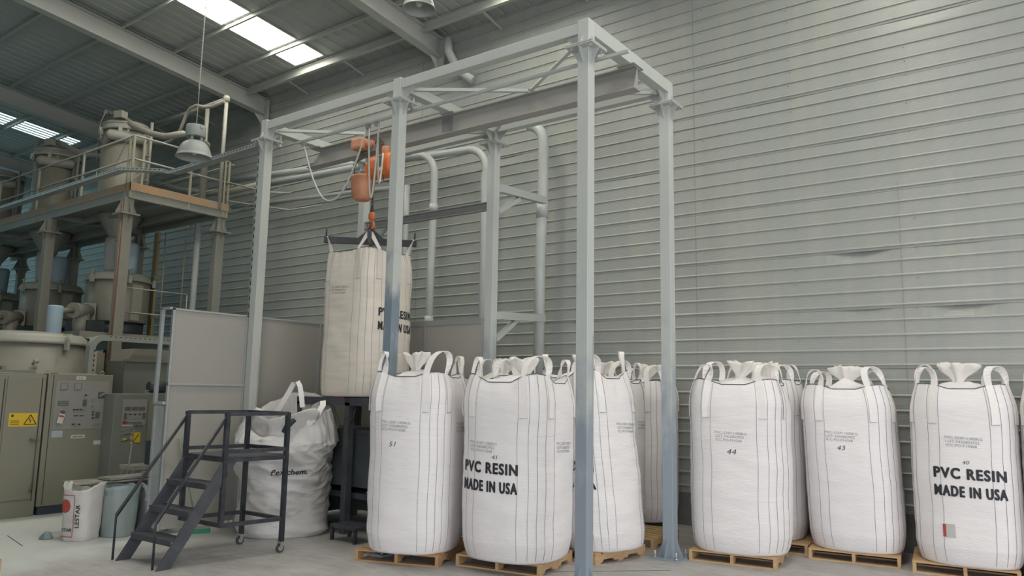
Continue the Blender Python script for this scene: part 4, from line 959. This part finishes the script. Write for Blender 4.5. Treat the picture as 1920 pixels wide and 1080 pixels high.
for i, (cx, r, lab) in enumerate(((-17.02, .61, 'cream mixer pot under the platform behind the corner column'), (-20.38, .66, 'cream mixer pot under the platform, left of the corner column'), (-23.9, .66, 'dark mixer pot under the platform at the left edge'))):
    t = tk('mixer_pot', lab, (cx, 8.35), r, 3.34, 4.27, 4.47, group='mixer pots under the platform')
    c = Vector((cx, 8.35, 0))
    for a in (-150, -75, -10, 60): mb = MB(); v = c + Vector(((r+.09)*cos(R(a)), (r+.09)*sin(R(a)), 4.26)); mb.box(v, (.07, .07, .16), R(a)); mb.cyl(v + Vector((0, 0, .14)), .015, .16, 6); mb.bar(v + Vector((-.08, 0, .2)), v + Vector((.08, .02, .23)), .02, .02); build('clamp', mb, 'tank_l', t)
    mb = MB(); mb.lathe((cx, 8.35, 0), [(r*.85, 3.02), (r*.9, 3.06), (r*.9, 3.34)], 24); mb.box(c + Vector((.2, -.75, 3.18)), (1.0, .35, .26)); build('drive_base', mb, 'darkm', t)
    mb = MB(); mb.lathe((cx+.45, 8.30, 0), [(.15, 4.4), (.16, 4.5), (.18, 5.0), (.16, 5.08)], 20, fn=lambda a, z, j: 1+.06*sin(6*a)); build('blue_sleeve', mb, 'sleeve_b', t)
    mb = MB(); mb.tube([c + Vector((-r-.12, -.3, 4.35)), c + Vector((-r-.14, -.3, 4.0)), c + Vector((-r-.2, -.3, 3.7)), c + Vector((-r-.1, -.32, 3.4))], .085, 12); mb.box(c + Vector((-r+.0, -.3, 4.33)), (.3, .2, .14)); build('side_duct', mb, 'tank', t)
    mb = MB(); mb.box(c + Vector((.18, -r-.06, 3.52)), (.34, .24, .36), R(-25)); mb.tube([c + Vector((.22, -r-.10, 3.52)), c + Vector((.50, -r-.42, 3.50)), c + Vector((.60, -r-.58, 3.49))], .16, 18); mb.tube([c + Vector((.40, -r-.30, 3.45)), c + Vector((.50, -r-.36, 3.25)), c + Vector((.56, -r-.40, 2.98))], .15, 16, rr=[.15, .16, .12]); mb.tube([c + Vector((.60, -r-.58, 3.49)), c + Vector((.66, -r-.86, 3.46))], .06, 10); build('discharge_chute', mb, 'tank', t)
    mb = MB(); mb.box(c + Vector((r-.02, .08, 3.86)), (.14, .24, .60), R(8)); mb.box(c + Vector((r-.02, .06, 3.45)), (.12, .20, .14), R(8)); build('access_cover', mb, 'tank_l', t)
# lower cooling mixers
for cx, cy, r, z1, zl, lab in ((-14.95, 5.82, .90, 2.70, 2.90, 'big low cream mixer tank behind the beige cabinets'), (-18.6, 5.9, .90, 2.70, 2.90, 'low cream mixer tank further left behind the cabinets'),):
    t = tk('cooling_mixer', lab, (cx, cy), r, .6, z1, zl, n=56); c = Vector((cx, cy, 0))
    for a in (-60, 15, 60): mb = MB(); v = c + Vector(((r+.07)*cos(R(a)), (r+.07)*sin(R(a)), 2.66)); mb.box(v, (.07, .06, .18), R(a)); mb.cyl(v + Vector((0, 0, .12)), .015, .12, 6); mb.bar(v + Vector((0, -.07, .17)), v + Vector((0, .07, .19)), .02, .025); build('clamp', mb, 'tank_l', t)
    for a in (0, 120, 240): mb = MB(); mb.box(c + Vector((.6*cos(R(a)), .6*sin(R(a)), .3)), (.2, .2, .6), R(a)); build('leg', mb, 'darkm', t)
    mb = MB(); mb.tube([c + Vector((.92, -.25, 2.32)), c + Vector((1.02, -.25, 2.34)), c + Vector((1.02, -.25, 2.22))], .025, 8); mb.cyl(c + Vector((1.03, -.25, 2.36)), .03, .07, 8, 'Y'); build('tap', mb, 'pipe_cond', t)
t = thing('bag_filter', 'upright pale blue filter sleeve standing on the low mixer tank', 'filter', (-14.45, 6.25, 2.8))
mb = MB(); mb.lathe((-14.4, 5.99, 0), [(.115, 2.83), (.12, 2.86), (.125, 3.33), (.115, 3.36), (.02, 3.37)], 22); build('sleeve', mb, 'sleeve_b', t)
mb = MB(); mb.lathe((-14.4, 5.99, 0), [(.16, 2.78), (.16, 2.83)], 22); build('collar', mb, 'zinc', t)
t = thing('machine_housing', 'low cream machine housing with sloped hood between the corner column and enclosure', 'machine', (-14.9, 7.9, 0))
mb = MB(); mb.bb(-15.6, -14.3, 7.25, 8.6, .0, 2.45); build('body', mb, 'cab2', t, bevel=.01)
mb = MB(); mb.prism([(7.30, 2.45), (8.65, 2.45), (8.65, 2.68), (7.42, 2.68)], 1.2, (-15.5, 0, 0), (0,1,0), (0,0,1), (1,0,0)); mb.prism([(7.22, 2.43), (8.65, 2.43), (8.65, 2.47), (7.22, 2.47)], .08, (-14.32, 0, 0), (0,1,0), (0,0,1), (1,0,0)); build('hood', mb, 'tank', t)
mb = MB(); mb.bb(-16.1, -15.0, 6.55, 7.2, 0, 2.6); mb.lathe((-15.3, 6.95, 0), [(.32, 0), (.32, 2.62)], 30); build('mixer_body', mb, 'tank', t)
t = thing('lower_deck', 'lower mezzanine deck with thin grey handrail behind the corner column', 'platform', (-15.8, 7.8, 2.8))
mb = MB(); mb.bb(-22, -15.12, 6.75, 9.5, 2.86, 3.0); build('deck', mb, 'tank', t)
mb = MB()
for z in (3.92, 3.43): mb.tube([(-15.1, 7.5, z), (-15.1, 8.85, z)], .014, 6)
mb.tube([(-15.1, 7.52, 3.0), (-15.1, 7.52, 3.92)], .014, 6); mb.tube([(-15.1, 8.85, 3.0), (-15.1, 8.85, 3.92)], .014, 6); build('handrail', mb, 'rail_g', t)
mb = MB()
for x, y in ((-15.4, 9.3), (-21.8, 9.3), (-18.4, 9.3), (-18.4, 6.9)): mb.bb(x-.08, x+.08, y-.08, y+.08, 0, 2.86)
build('post', mb, 'platform', t)
t = thing('caged_ladder', 'faded yellow caged access ladder rising to the platform by the wall', 'ladder', (-16.7, 9.05, 0))
mb = MB(); mb.bb(-16.95, -16.78, 9.02, 9.08, 3.0, 5.5); build('stile', mb, mat('dull yellow ladder stile', (.29, .235, .12), .55, nz=(3, .6, (.24, .22, .16))), t)
mb = MB(); mb.tube([(-16.43, 9.0, 5.46), (-16.38, 9.0, 3.0)], .018, 6); mb.tube([(-16.1, 9.3, 5.3), (-16.1, 9.3, 3.0)], .016, 6); build('cage_bar', mb, 'rail', t)
for z in (5.25, 4.4, 3.5): mb = MB(); mb.ribbon([(-16.8, 9.03, z+.02), (-16.62, 8.92, z+.02), (-16.42, 8.98, z)], (0,0,1), .06, .008); build('hoop', mb, 'rail', t)
# conduit and hoses around the vessels
t = thing('conduit_frame', 'cream pipe frame standing above the platform behind the bell lamp', 'pipe', (-14.86, 9.3, 5.8))
mb = MB(); mb.tube([(-18.6, 9.3, 8.38), (-14.9, 9.3, 8.38)], .042, 10); mb.tube([(-14.86, 9.3, 8.36), (-14.86, 9.3, 5.86)], .042, 10); mb.lathe((-14.87, 9.3, 0), [(.05, 8.30), (.075, 8.32), (.075, 8.42), (.05, 8.45)], 12); build('frame_pipe', mb, 'pipe_cond', t)
mb = MB(); mb.tube([(-18.2, 9.3, 8.36), (-18.2, 9.3, 5.84)], .04, 8); build('upright', mb, 'pipe_cond', t)
mb = MB(); mb.tube([(-15.9, 9.3, 8.36), (-15.6, 9.3, 8.3), (-15.6, 9.3, 5.84)], .05, 8); build('upright', mb, 'pipe_cond', t)
pipe('suction_hose', [(-17.0, 8.1, 8.0), (-16.7, 8.2, 7.80), (-16.3, 8.2, 7.62), (-15.86, 8.2, 7.44), (-15.29, 8.2, 7.27), (-14.6, 8.2, 7.20), (-14.45, 8.3, 7.19), (-15.0, 9.0, 7.25), (-15.12, 9.05, 7.15), (-15.12, 9.05, 5.84)], .065, 'thick cream hose running from the nearest vessel behind the bell lamp', 'pipe_cond', 'hose')
pipe('suction_hose', [(-20.5, 8.1, 8.1), (-20.1, 8.2, 7.95), (-19.5, 8.2, 7.70), (-18.9, 8.2, 7.5), (-18.2, 8.3, 7.36), (-17.75, 8.35, 7.3)], .065, 'thick cream hose between the two nearest vessels', 'pipe_cond', 'hose')
pipe('thin_hose', [(-17.1, 8.8, 7.62), (-16.87, 8.8, 7.59), (-16.5, 8.8, 7.50), (-16.17, 8.8, 7.50), (-15.93, 8.8, 7.58), (-15.8, 8.8, 7.70), (-15.68, 8.8, 7.88), (-15.59, 8.8, 8.04), (-15.45, 8.8, 8.13), (-15.2, 8.8, 8.14), (-14.95, 8.85, 8.06), (-14.75, 8.9, 8.05), (-14.3, 8.9, 8.07)], .035, 'thin cream hose arching over the bell lamp', 'pipe_cond', 'hose')
pipe('transfer_pipe', [(-20.8, 10.5, 7.75), (-19.67, 10.5, 7.42), (-18.6, 10.55, 7.1), (-17.4, 10.6, 6.87), (-16.6, 10.7, 6.82), (-15.5, 10.75, 6.84)], .08, 'thick cream pipe sagging along the wall behind the platform', 'pipe_cond')
pipe('drop_pipe', [(-15.72, 9.36, 5.63), (-15.72, 9.36, 3.7), (-15.72, 9.36, .0)], .07, 'vertical grey pipe left of the platform back column', 'duct')
# cable trays
t = thing('cable_tray', 'long perforated cable tray running along the platform to the gantry', 'cable tray', (-15, 7.2, 6.1))
tray_pts = [Vector(q) for q in ((-24., 7.15, 6.12), (-14.80, 7.15, 6.17), (-13.62, 7.42, 6.02), (-10.05, 6.95, 5.72))]
tray_pts = [tray_pts[0], tray_pts[1], Vector((-13.79, 7.47, 6.05)), Vector((-13.35, 7.38, 5.93)), Vector((-10.04, 6.92, 5.72))]
mb = MB()
for a, b in zip(tray_pts, tray_pts[1:]):
    d = (b-a).normalized(); sd = d.cross(Vector((0,0,1))).normalized()
    mb.bar(a, b, .16, .006); mb.bar(a + sd*.08 + Vector((0,0,.03)), b + sd*.08 + Vector((0,0,.03)), .004, .06); mb.bar(a - sd*.08 + Vector((0,0,.03)), b - sd*.08 + Vector((0,0,.03)), .004, .06)
build('tray_run', mb, 'zinc', t)
mb = MB()
for a, b in zip(tray_pts, tray_pts[1:]):
    d = (b-a).normalized(); sd = d.cross(Vector((0,0,1))).normalized(); L_ = (b-a).length; k = .06
    while k < L_: mb.bar(a + d*k + sd*.0825 + Vector((0,0,.035)), a + d*(k+.05) + sd*.0825 + Vector((0,0,.035)), .003, .014); k += .11
o = build('slots', mb, 'gap', t); o['kind'] = 'stuff'
mb = MB(); mb.bb(-10.03, -9.99, 6.88, 6.96, 3.0, 5.75); build('vertical_run', mb, 'zinc', t)
mb = MB(); z = 3.06
while z < 5.7: mb.bb(-10.012, -10.0, 6.875, 6.88, z, z+.06); z += .12
o = build('vertical_slots', mb, 'gap', t); o['kind'] = 'stuff'
t = thing('cable_trunking', 'pale cable trunking rising from the beige cabinets and curving right', 'cable tray', (-14.0, 6.5, 2.2))
mb = MB(); pts = [Vector((-13.95, 6.44, 2.0)), Vector((-13.95, 6.44, 2.58))] + [Vector((-13.95, 6.44+.2-.2*cos(R(a)), 2.60+.22*sin(R(a)))) for a in range(15, 91, 15)] + [Vector((-13.95, 7.2, 2.82)), Vector((-13.95, 8.0, 2.82))]
mb.ribbon(pts, (1,0,0), .15, .10); build('trunking', mb, 'rail_g', t)
mb = MB()
for k in range(7): mb.bb(-13.876, -13.872, 6.47, 6.49, 2.05+.085*k, 2.09+.085*k)
for k in range(14): mb.bb(-13.876, -13.872, 6.72+.09*k, 6.76+.09*k, 2.84, 2.852)
o = build('slots', mb, 'gap', t)

# ------------------------------------------------------------------ control cabinets
CX = -12.85
def onx(mb, X, y, z, w_, h_, th=.01): mb.bb(X, X+th, y-w_/2, y+w_/2, z-h_/2, z+h_/2)
t = thing('control_cabinet', 'beige control cabinet with yellow warning sign, leftmost', 'cabinet', (-13.15, 4.7, 0))
mb = MB(); mb.bb(CX-.55, CX, 4.05, 5.32, 0, 2.13); mb.bb(CX-.5, CX-.05, 4.05, 5.3, 2.13, 2.15); build('body', mb, 'cab', t, bevel=.008)
mb = MB(); mb.bb(CX, CX+.02, 4.78, 5.25, .26, 2.10); dd = build('door', mb, 'cab', t, bevel=.004)
mb = MB(); onx(mb, CX+.001, 4.745, 1.1, .012, 1.9, .004); onx(mb, CX+.001, 5.263, 1.15, .010, 1.85, .004); build('door_gap', mb, 'gap', t)
mb = MB(); onx(mb, CX+.02, 5.035, 1.445, .39, .20, .003); sg = build('warning_sign', mb, 'yellow', t)
X_ = CX + .0245
mb = MB(); tri = [(-.085, -.07), (.085, -.07), (0, .075)]
for a, b in zip(tri, tri[1:]+tri[:1]): mb.bar((X_, 5.135+a[0], 1.445+a[1]), (X_, 5.135+b[0], 1.445+b[1]), .012, .003, up=(1,0,0))
for a, b in (((.0, .035), (-.02, -.0)), ((-.02, .0), (.012, .0)), ((.012, .0), (-.005, -.045))): mb.bar((X_, 5.135+a[0], 1.44+a[1]), (X_, 5.135+b[0], 1.44+b[1]), .009, .003, up=(1,0,0))
flat_text(mb, 'DANGER', .018, (X_, 4.925, 1.42), (0,1,0), (0,0,1)) if False else None
for z in (1.43, 1.405, 1.38): mb.bb(X_, X_+.001, 4.86, 4.98, z-.004, z+.004)
mb.bb(X_, X_+.001, 4.87, 4.90, 1.49, 1.525); build('sign_symbol', mb, 'ink', t)
mb = MB(); mb.bar((CX+.05, 5.15, 1.15), (CX+.05, 5.27, 1.13), .03, .03); mb.tube([(CX+.04, 5.25, 1.13), (CX+.04, 5.24, .42)], .006, 6); mb.tube([(CX+.04, 5.24, .44), (CX+.05, 5.21, .36)], .014, 6); build('handle', mb, 'greyd', t)
mb = MB(); mb.bb(CX-.5, CX-.1, 4.5, 5.2, 2.15, 2.19); mb.bb(CX-.3, CX-.2, 4.76, 4.82, 2.15, 2.25); build('top_rails', mb, 'cab2', t)
t = thing('control_cabinet', 'beige control cabinet marked N 4 with grey instrument panel', 'cabinet', (-13.15, 5.85, 0))
mb = MB(); mb.bb(CX-.55, CX, 5.345, 6.34, .13, 2.15); build('body', mb, 'cab', t, bevel=.008)
mb = MB(); mb.bb(CX-.5, CX-.02, 5.37, 6.32, 0, .13); build('plinth', mb, 'cabbase', t)
mb = MB(); onx(mb, CX+.001, 5.42, 1.14, .008, 1.98, .004); build('door_gap', mb, 'gap', t)
mb = MB(); onx(mb, CX, 5.87, 1.665, .81, .765, .006); pn = build('instrument_panel', mb, 'cabpanel', t)
mb = MB(); onx(mb, CX+.001, 5.83, 2.09, .145, .055, .003); lb = build('number_label', mb, 'white', t)
mb = MB(); flat_text(mb, 'N 4', .03, (CX+.005, 5.82, 2.09), (0,1,0), (0,0,1), .01); build('label_print', mb, 'ink', t)
PXX = CX + .006
mb = MB()
for y in (5.58, 5.785):
    onx(mb, PXX, y, 1.955, .10, .10, .012)
build('meter', mb, 'cabpanel', t, bevel=.003)
mb = MB()
for y in (5.58, 5.785):
    for dy, dz, w_, h_ in ((0, .05, .104, .004), (0, -.05, .104, .004), (.05, 0, .004, .104), (-.05, 0, .004, .104)): onx(mb, PXX+.012, y+dy, 1.955+dz, w_, h_, .002)
build('meter_frame', mb, 'greyd', t)
mb = MB(); onx(mb, PXX, 6.17, 1.82, .11, .11, .008); build('selector_switch', mb, 'greyd', t); mb = MB(); mb.bar((PXX+.03, 6.13, 1.80), (PXX+.03, 6.215, 1.855), .02, .02); build('selector_lever', mb, 'cabpanel', t)
mb = MB(); onx(mb, PXX, 5.59, 1.69, .155, .075, .006); build('display', mb, 'greyd', t); mb = MB(); onx(mb, PXX+.006, 5.59, 1.705, .14, .022, .002); onx(mb, PXX+.006, 5.59, 1.673, .14, .018, .002); build('display_text', mb, 'cab2', t)
for y, z in ((5.915, 1.70), (6.13, 1.50)):
    mb = MB(); onx(mb, PXX, y, z, .055, .10, .014); sw = build('rocker_switch', mb, 'greyd', t); mb = MB(); onx(mb, PXX+.014, y, z-.02, .035, .04, .006); build('switch_face', mb, 'green', sw)
def knobs(t, pts, m_, X, r=.012, nm='button'):
    for y, z in pts:
        mb = MB(); mb.cyl((X+.012, y, z), r, .03, 10, 'X'); build(nm, mb, m_, t)
knobs(t, [(5.76+.048*k, 1.59) for k in range(3)] + [(5.92, 1.82), (6.05, 1.552), (6.055, 1.505), (6.06, 1.455), (5.76, 1.36), (5.86, 1.358)], 'black', PXX)
knobs(t, [(5.905, 1.59), (6.04, 1.75), (6.04, 1.65), (5.81, 1.36), (6.09, 1.35), (6.15, 1.35)], 'cabpanel', PXX, .014)
mb = MB(); onx(mb, PXX, 5.80, 1.492, .07, .012, .002); onx(mb, PXX, 5.89, 1.49, .07, .012, .002); build('dymo_strip', mb, 'ink', t)
mb = MB(); mb.lathe((0,0,0), [(.01, 0)], 3) if False else mb.cyl((PXX+.02, 5.59, 1.55), .03, .03, 12, 'X'); build('padlock', mb, 'hoist_d', t)
mb = MB(); mm = Matrix.Rotation(R(-12), 3, 'X'); mb.box((PXX+.04, 5.56, 1.455), (.003, .085, .15), m=mm); tg = build('lockout_tag', mb, 'white', t); mb = MB(); mb.box((PXX+.042, 5.567, 1.49), (.003, .07, .03), m=mm); build('tag_stripe', mb, 'redprint', t)
mb = MB(); onx(mb, CX+.001, 5.545, 1.215, .16, .10, .003); build('notice', mb, 'bluelabel', t); mb = MB()
for z in (1.245, 1.22, 1.195): onx(mb, CX+.004, 5.545, z, .13, .004, .001)
build('notice_print', mb, 'ink_l', t)
mb = MB(); onx(mb, CX+.001, 5.86, 1.165, .21, .055, .003); build('brand_plate', mb, 'white', t)
mb = MB(); flat_text(mb, 'plas-mec', .026, (CX+.006, 5.86, 1.168), (0,1,0), (0,0,1), .02, 1.15); build('brand_print', mb, 'ink', t)
mb = MB(); onx(mb, CX+.001, 6.26, 1.11, .03, .16, .012); build('door_lock', mb, 'greyd', t); mb = MB(); onx(mb, CX+.001, 6.17, 1.06, .12, .065, .003); build('small_notice', mb, 'white', t)
mb = MB()
mb.tube(arc((CX-.2, 6.25, 2.18), .03, 0, 2*pi, (0,1,0), (0,0,1), 12), .008, 6); mb.tube(arc((CX-.2, 5.42, 2.18), .03, 0, 2*pi, (0,1,0), (0,0,1), 12), .008, 6); mb.bb(CX-.45, CX-.05, 5.5, 6.1, 2.15, 2.165); build('lifting_eye', mb, 'tank_l', t)
C3 = -12.5
t = thing('control_cabinet', 'lower grey control cabinet with red button and half hidden warning sign', 'cabinet', (-12.8, 6.6, 0))
mb = MB(); mb.bb(C3-.5, C3, 6.22, 7.2, 0, 1.85); build('body', mb, 'cab2', t, bevel=.008)
mb = MB(); onx(mb, C3, 6.56, 1.55, .40, .42, .006); build('instrument_panel', mb, 'cabpanel', t)
for k, y in enumerate((6.44, 6.56, 6.68)):
    mb = MB(); onx(mb, C3+.006, y, 1.61, .095, .055, .01); build('display', mb, 'greyd', t)
for y in (6.41, 6.72):
    mb = MB(); onx(mb, C3+.006, y, 1.49, .04, .10, .014); build('rocker_switch', mb, 'greyd', t)
for y in (6.49, 6.565, 6.645):
    mb = MB(); onx(mb, C3+.006, y, 1.49, .05, .09, .008); o = build('regulator', mb, 'cabpanel', t); mb = MB(); onx(mb, C3+.014, y, 1.515, .035, .02, .003); build('regulator_display', mb, 'ink', o)
knobs(t, [(6.40, 1.385)], 'red', C3+.006, .028, 'emergency_button'); knobs(t, [(6.45+.045*k, 1.38) for k in range(6)] + [(6.57, 1.325), (6.63, 1.325), (6.69, 1.325)], 'greyd', C3+.006, .012)
mb = MB(); onx(mb, C3+.001, 6.61, 1.13, .16, .18, .003); onx(mb, C3+.001, 6.435, 1.09, .05, .09, .003); build('warning_sign', mb, 'yellow', t)
mb = MB(); mb.bar((C3+.006, 6.57, 1.06), (C3+.006, 6.66, 1.19), .012, .003, up=(1,0,0)); mb.bar((C3+.006, 6.57, 1.055), (C3+.006, 6.69, 1.05), .012, .003, up=(1,0,0)); build('sign_symbol', mb, 'ink', t)
mb = MB(); mb.bar((C3+.02, 6.80, .9), (C3+.02, 6.80, 1.74), .012, .03); mb.add([(C3+.0, 6.80, .85), (C3+.3, 6.84, .85), (C3+.3, 6.84, 1.74), (C3+.0, 6.80, 1.74), (C3+.0, 6.82, .85), (C3+.3, 6.86, .85), (C3+.3, 6.86, 1.74), (C3+.0, 6.82, 1.74)], [(0,1,2,3),(7,6,5,4),(0,4,5,1),(1,5,6,2),(2,6,7,3),(3,7,4,0)]); build('open_door', mb, 'cab', t)
mb = MB(); mb.tube(arc((C3-.1, 6.80, 1.88), .028, 0, 2*pi, (0,1,0), (0,0,1), 12), .008, 6); build('lifting_eye', mb, 'tank_l', t)
mb = MB(); mb.lathe((0,0,0), [(.07, -.16), (.10, -.14), (.105, .0), (.10, .13), (.06, .16)], 18)
mb.v = [Vector((C3-.12 + v.x, 6.98 + v.z, 1.97 + v.y)) for v in mb.v]; tag(build('electric_motor', mb, 'darkm', base=(C3-.12, 6.98, 1.87)), 'dark round motor lying on the lower grey cabinet', 'motor')

# ------------------------------------------------------------------ odds and ends at the left
t = thing('resin_sack', 'open white paper sack printed with a red disc, standing on the floor', 'sack', (-10.52, 4.96, 0))
SB = Bag((-10.53, 4.95), 0, .192, .70, 28, 31, n=3.6, ntop=3.4, rim=.0, wr=.9, prof=lambda t: .93 + .05*min(1, t/.08) + .14*t*t)
mb = MB(); n = 64; vs = []
for tt in [0, .02, .05] + [.1+.9*k/16 for k in range(17)]:
    for k in range(n):
        a = 2*pi*k/n; p_ = SB.P(a, tt); p_.z += (.05*sin(a*2+1.) + .03*nz3(cos(a)*3, sin(a)*3, 1, 1))*tt**4; vs.append(p_)
top_ = vs[-n:]; cc_ = Vector((-10.53, 4.95, .55))
for q, zz in ((.96, -.01), (.9, -.12), (.5, -.16), (.1, -.15)):
    for v in top_: w2 = cc_.lerp(Vector((v.x, v.y, v.z)), q); w2.z = (v.z if q > .92 else .66) + zz; vs.append(w2)
L_ = len(vs)//n; mb.add(vs, [(i*n+k, i*n+(k+1) % n, (i+1)*n+(k+1) % n, (i+1)*n+k) for i in range(L_-1) for k in range(n)], True); mb.add(vs[-n:], [tuple(range(n))], True); mb.add(vs[:n], [tuple(range(n))[::-1]], True)
build('sack_body', mb, 'sack', t)
def sprint(V, F, u, z, m_, nm, off=.006, face='front'):
    mb = MB(); V, F = sliced(V, F, .02) if len(V) > 4 else (V, F); out = []
    a0 = SB.face_ang(face)
    for a, b in V:
        tt = SB.t_of(z+b); ang = a0 + math.atan2(u+a, SB.R)
        for _ in range(3): r_ = SB.r(ang, tt); ang += (u+a-r_*sin(ang-a0))/max(r_, .05)
        out.append(SB.P(ang, tt, off))
    mb.add(out, F); build(nm, mb, m_, t, fixn=False)
V, F = text2d('LESTAR', .052, .02, 1.15); sprint([(-b, a) for a, b in V], F, .075, .32, 'ink', 'sack_print')
V, F = text2d('STAR', .038, .02, 1.1); sprint(V, F, -.055, .145, 'ink', 'sack_print')
disc = [(.075*cos(2*pi*k/20), .085*sin(2*pi*k/20)) for k in range(20)] + [(0, 0)]
sprint(disc, [(k, (k+1) % 20, 20) for k in range(20)], -.10, .44, 'redprint', 'red_disc')
for V in ([(-.16, .575), (.03, .575), (.03, .585), (-.16, .585)], [(-.16, .055), (.03, .055), (.03, .065), (-.16, .065)]):
    V2 = []; F2 = []
    for k in range(11): x_ = V[0][0] + .19*k/10; V2 += [(x_, V[0][1]), (x_, V[2][1])]
    sprint(V2, [(2*k, 2*k+2, 2*k+3, 2*k+1) for k in range(10)], .0, .0, 'redprint', 'red_border')
V2 = []
for k in range(11): V2 += [(.024, .055+.53*k/10), (.032, .055+.53*k/10)]
sprint(V2, [(2*k, 2*k+1, 2*k+3, 2*k+2) for k in range(10)], 0, 0, 'redprint', 'red_border')
def bin_(name, label, c, r, h_, mt, seed, tilt=(0,0), cat='bin'):
    B_ = Bag(c, 0, r, h_, 10, seed, n=2.6, ntop=2.3, rim=0, wr=1.2, prof=lambda t: .85+.15*t, lean=tilt)
    t = thing(name, label, cat, (c[0], c[1], 0)); mb = MB(); n = 48; vs = []
    for tt in [0, .03] + [.1+.9*k/10 for k in range(11)]:
        for k in range(n): p_ = B_.P(2*pi*k/n, tt); p_.z += .04*nz3(cos(2*pi*k/n)*2+seed, sin(2*pi*k/n)*2, 0, 1)*tt**3; vs.append(p_)
    tp = vs[-n:]
    for q, dz in ((.97, 0), (.93, -.1), (.4, -.12), (.05, -.12)):
        for v in tp: vs.append(Vector((c[0]+tilt[0]+(v.x-c[0]-tilt[0])*q, c[1]+tilt[1]+(v.y-c[1]-tilt[1])*q, v.z+dz)))
    L_ = len(vs)//n; mb.add(vs, [(i*n+k, i*n+(k+1) % n, (i+1)*n+(k+1) % n, (i+1)*n+k) for i in range(L_-1) for k in range(n)], True); mb.add(vs[-n:], [tuple(range(n))], True); mb.add(vs[:n], [tuple(range(n))[::-1]], True)
    build('container', mb, mt, t); return t
t = bin_('plastic_bin', 'pale blue plastic bin right behind the white paper sack', (-10.44, 5.38), .225, .67, 'bluebin', 41)
mb = MB(); mb.ribbon([(-10.36, 5.60, .67), (-10.26, 5.63, .62), (-10.22, 5.64, .52), (-10.24, 5.64, .44)], (1,.2,0), .05, .012); build('torn_liner', mb, 'sleeve_w', t)
bin_('plastic_bin', 'smeared grey plastic bin behind the foot of the black steps', (-10.47, 5.88), .235, .66, 'greybin', 42, tilt=(.05, .04))
t = thing('dusty_board', 'dusty flat board lying across the bins', 'board', (-10.8, 5.5, .66))
mb = MB(); mb.box((-10.84, 5.5, .685), (.42, 1.2, .02), R(-4)); build('board', mb, 'board', t); mb = MB(); mb.box((-10.80, 5.7, .72), (.3, .8, .03), R(6)); mb.box((-10.75, 6.0, .755), (.2, .3, .04), R(25)); build('offcut', mb, 'board', t)
t = thing('low_crate', 'dark crate under the dusty board behind the bins', 'crate', (-11.0, 5.45, 0)); mb = MB()
for z in (.08, .27, .46, .63): mb.bb(-11.25, -10.78, 5.45, 6.1, z-.07, z+.04)
for y in (5.47, 6.08): mb.bb(-11.22, -10.8, y-.02, y+.02, 0, .67)
build('slatted_box', mb, 'board', t)
mb = MB(); mb.lathe((-10.85, 4.68, 0), [(.08, 0), (.07, .03), (.05, .06), (.03, .09), (.005, .10)], 16, fn=lambda a, z, j: 1+.3*nz3(cos(a)*2, sin(a)*2, z*9, 1)); tag(build('blue_rag', mb, 'bluebin', base=(-10.85, 4.68, 0)), 'small crumpled blue rag left of the white paper sack', 'rag')
t = thing('work_trestle', 'cluttered grey trestle with a dark blue box before the low cabinet', 'trestle', (-11.5, 6.2, 0))
mb = MB(); mb.bb(-11.7, -11.3, 5.98, 6.42, .74, .80); build('top', mb, 'board', t)
mb = MB()
for y in (6.02, 6.38):
    for x in (-11.66, -11.34): mb.bb(x-.02, x+.02, y-.02, y+.02, 0, .74)
mb.bar((-11.34, 6.1, .72), (-11.34, 6.38, .2), .05, .03); build('legs', mb, 'board', t)
mb = MB(); mb.box((-11.42, 6.32, .98), (.2, .12, .36)); tag(build('blue_box', mb, 'cabbase', base=(-11.42, 6.32, .8), bevel=.01), 'dark blue box standing on the trestle', 'box')
t = thing('scoop_rack', 'thin grey rod stand carrying three slanted scoops before the low cabinet', 'rack', (-11.5, 6.05, 0))
mb = MB(); mb.tube([(-11.45, 5.96, .0), (-11.47, 5.99, .55), (-11.5, 6.05, 1.32), (-11.5, 6.02, 1.38), (-11.5, 5.86, 1.39)], .014, 6); mb.cyl((-11.45, 5.96, .01), .12, .02, 14); build('rod', mb, 'rail_g', t)
for z in (1.33, 1.24, 1.15):
    mb = MB(); mb.box((-11.5, 5.93, z), (.12, .16, .03), m=Matrix.Rotation(R(12), 3, 'X')); build('scoop', mb, 'cab2', t)
t = thing('push_broom', 'push broom with green bristles leaning on the grey panel behind the steps', 'broom', (-9.8, 6.15, 0))
mb = MB(); mb.tube([(-9.80, 6.14, .08), (-9.92, 5.86, 1.28)], .013, 8); build('handle', mb, 'pole', t)
mb = MB(); mb.box((-9.78, 6.16, .075), (.05, .30, .03), R(-25)); build('head', mb, 'board', t); mb = MB(); mb.box((-9.78, 6.16, .032), (.055, .30, .062), R(-25)); build('bristles', mb, 'broom', t)
mb = MB(); mb.tube([(-9.84, 5.98, .0), (-9.93, 5.94, 1.22)], .013, 8); tag(build('loose_pole', mb, 'bluebin', base=(-9.84, 5.98, 0)), 'bluish pole leaning beside the green broom', 'pole')
# things cut off at the left edge
LB = Bag((-9.86, 3.17), .13, .40, .72, 0, 51, n=3)
t = thing('bulk_bag', 'white bag just showing at the left edge of the photo', 'bulk bag', (-9.86, 3.17, .13)); build('bag_body', LB.body(48, 20), 'bag', t)
pallet('wooden pallet just showing at the left edge of the photo', -9.86, 3.17, -5, .95, .95, 'pallet_d')
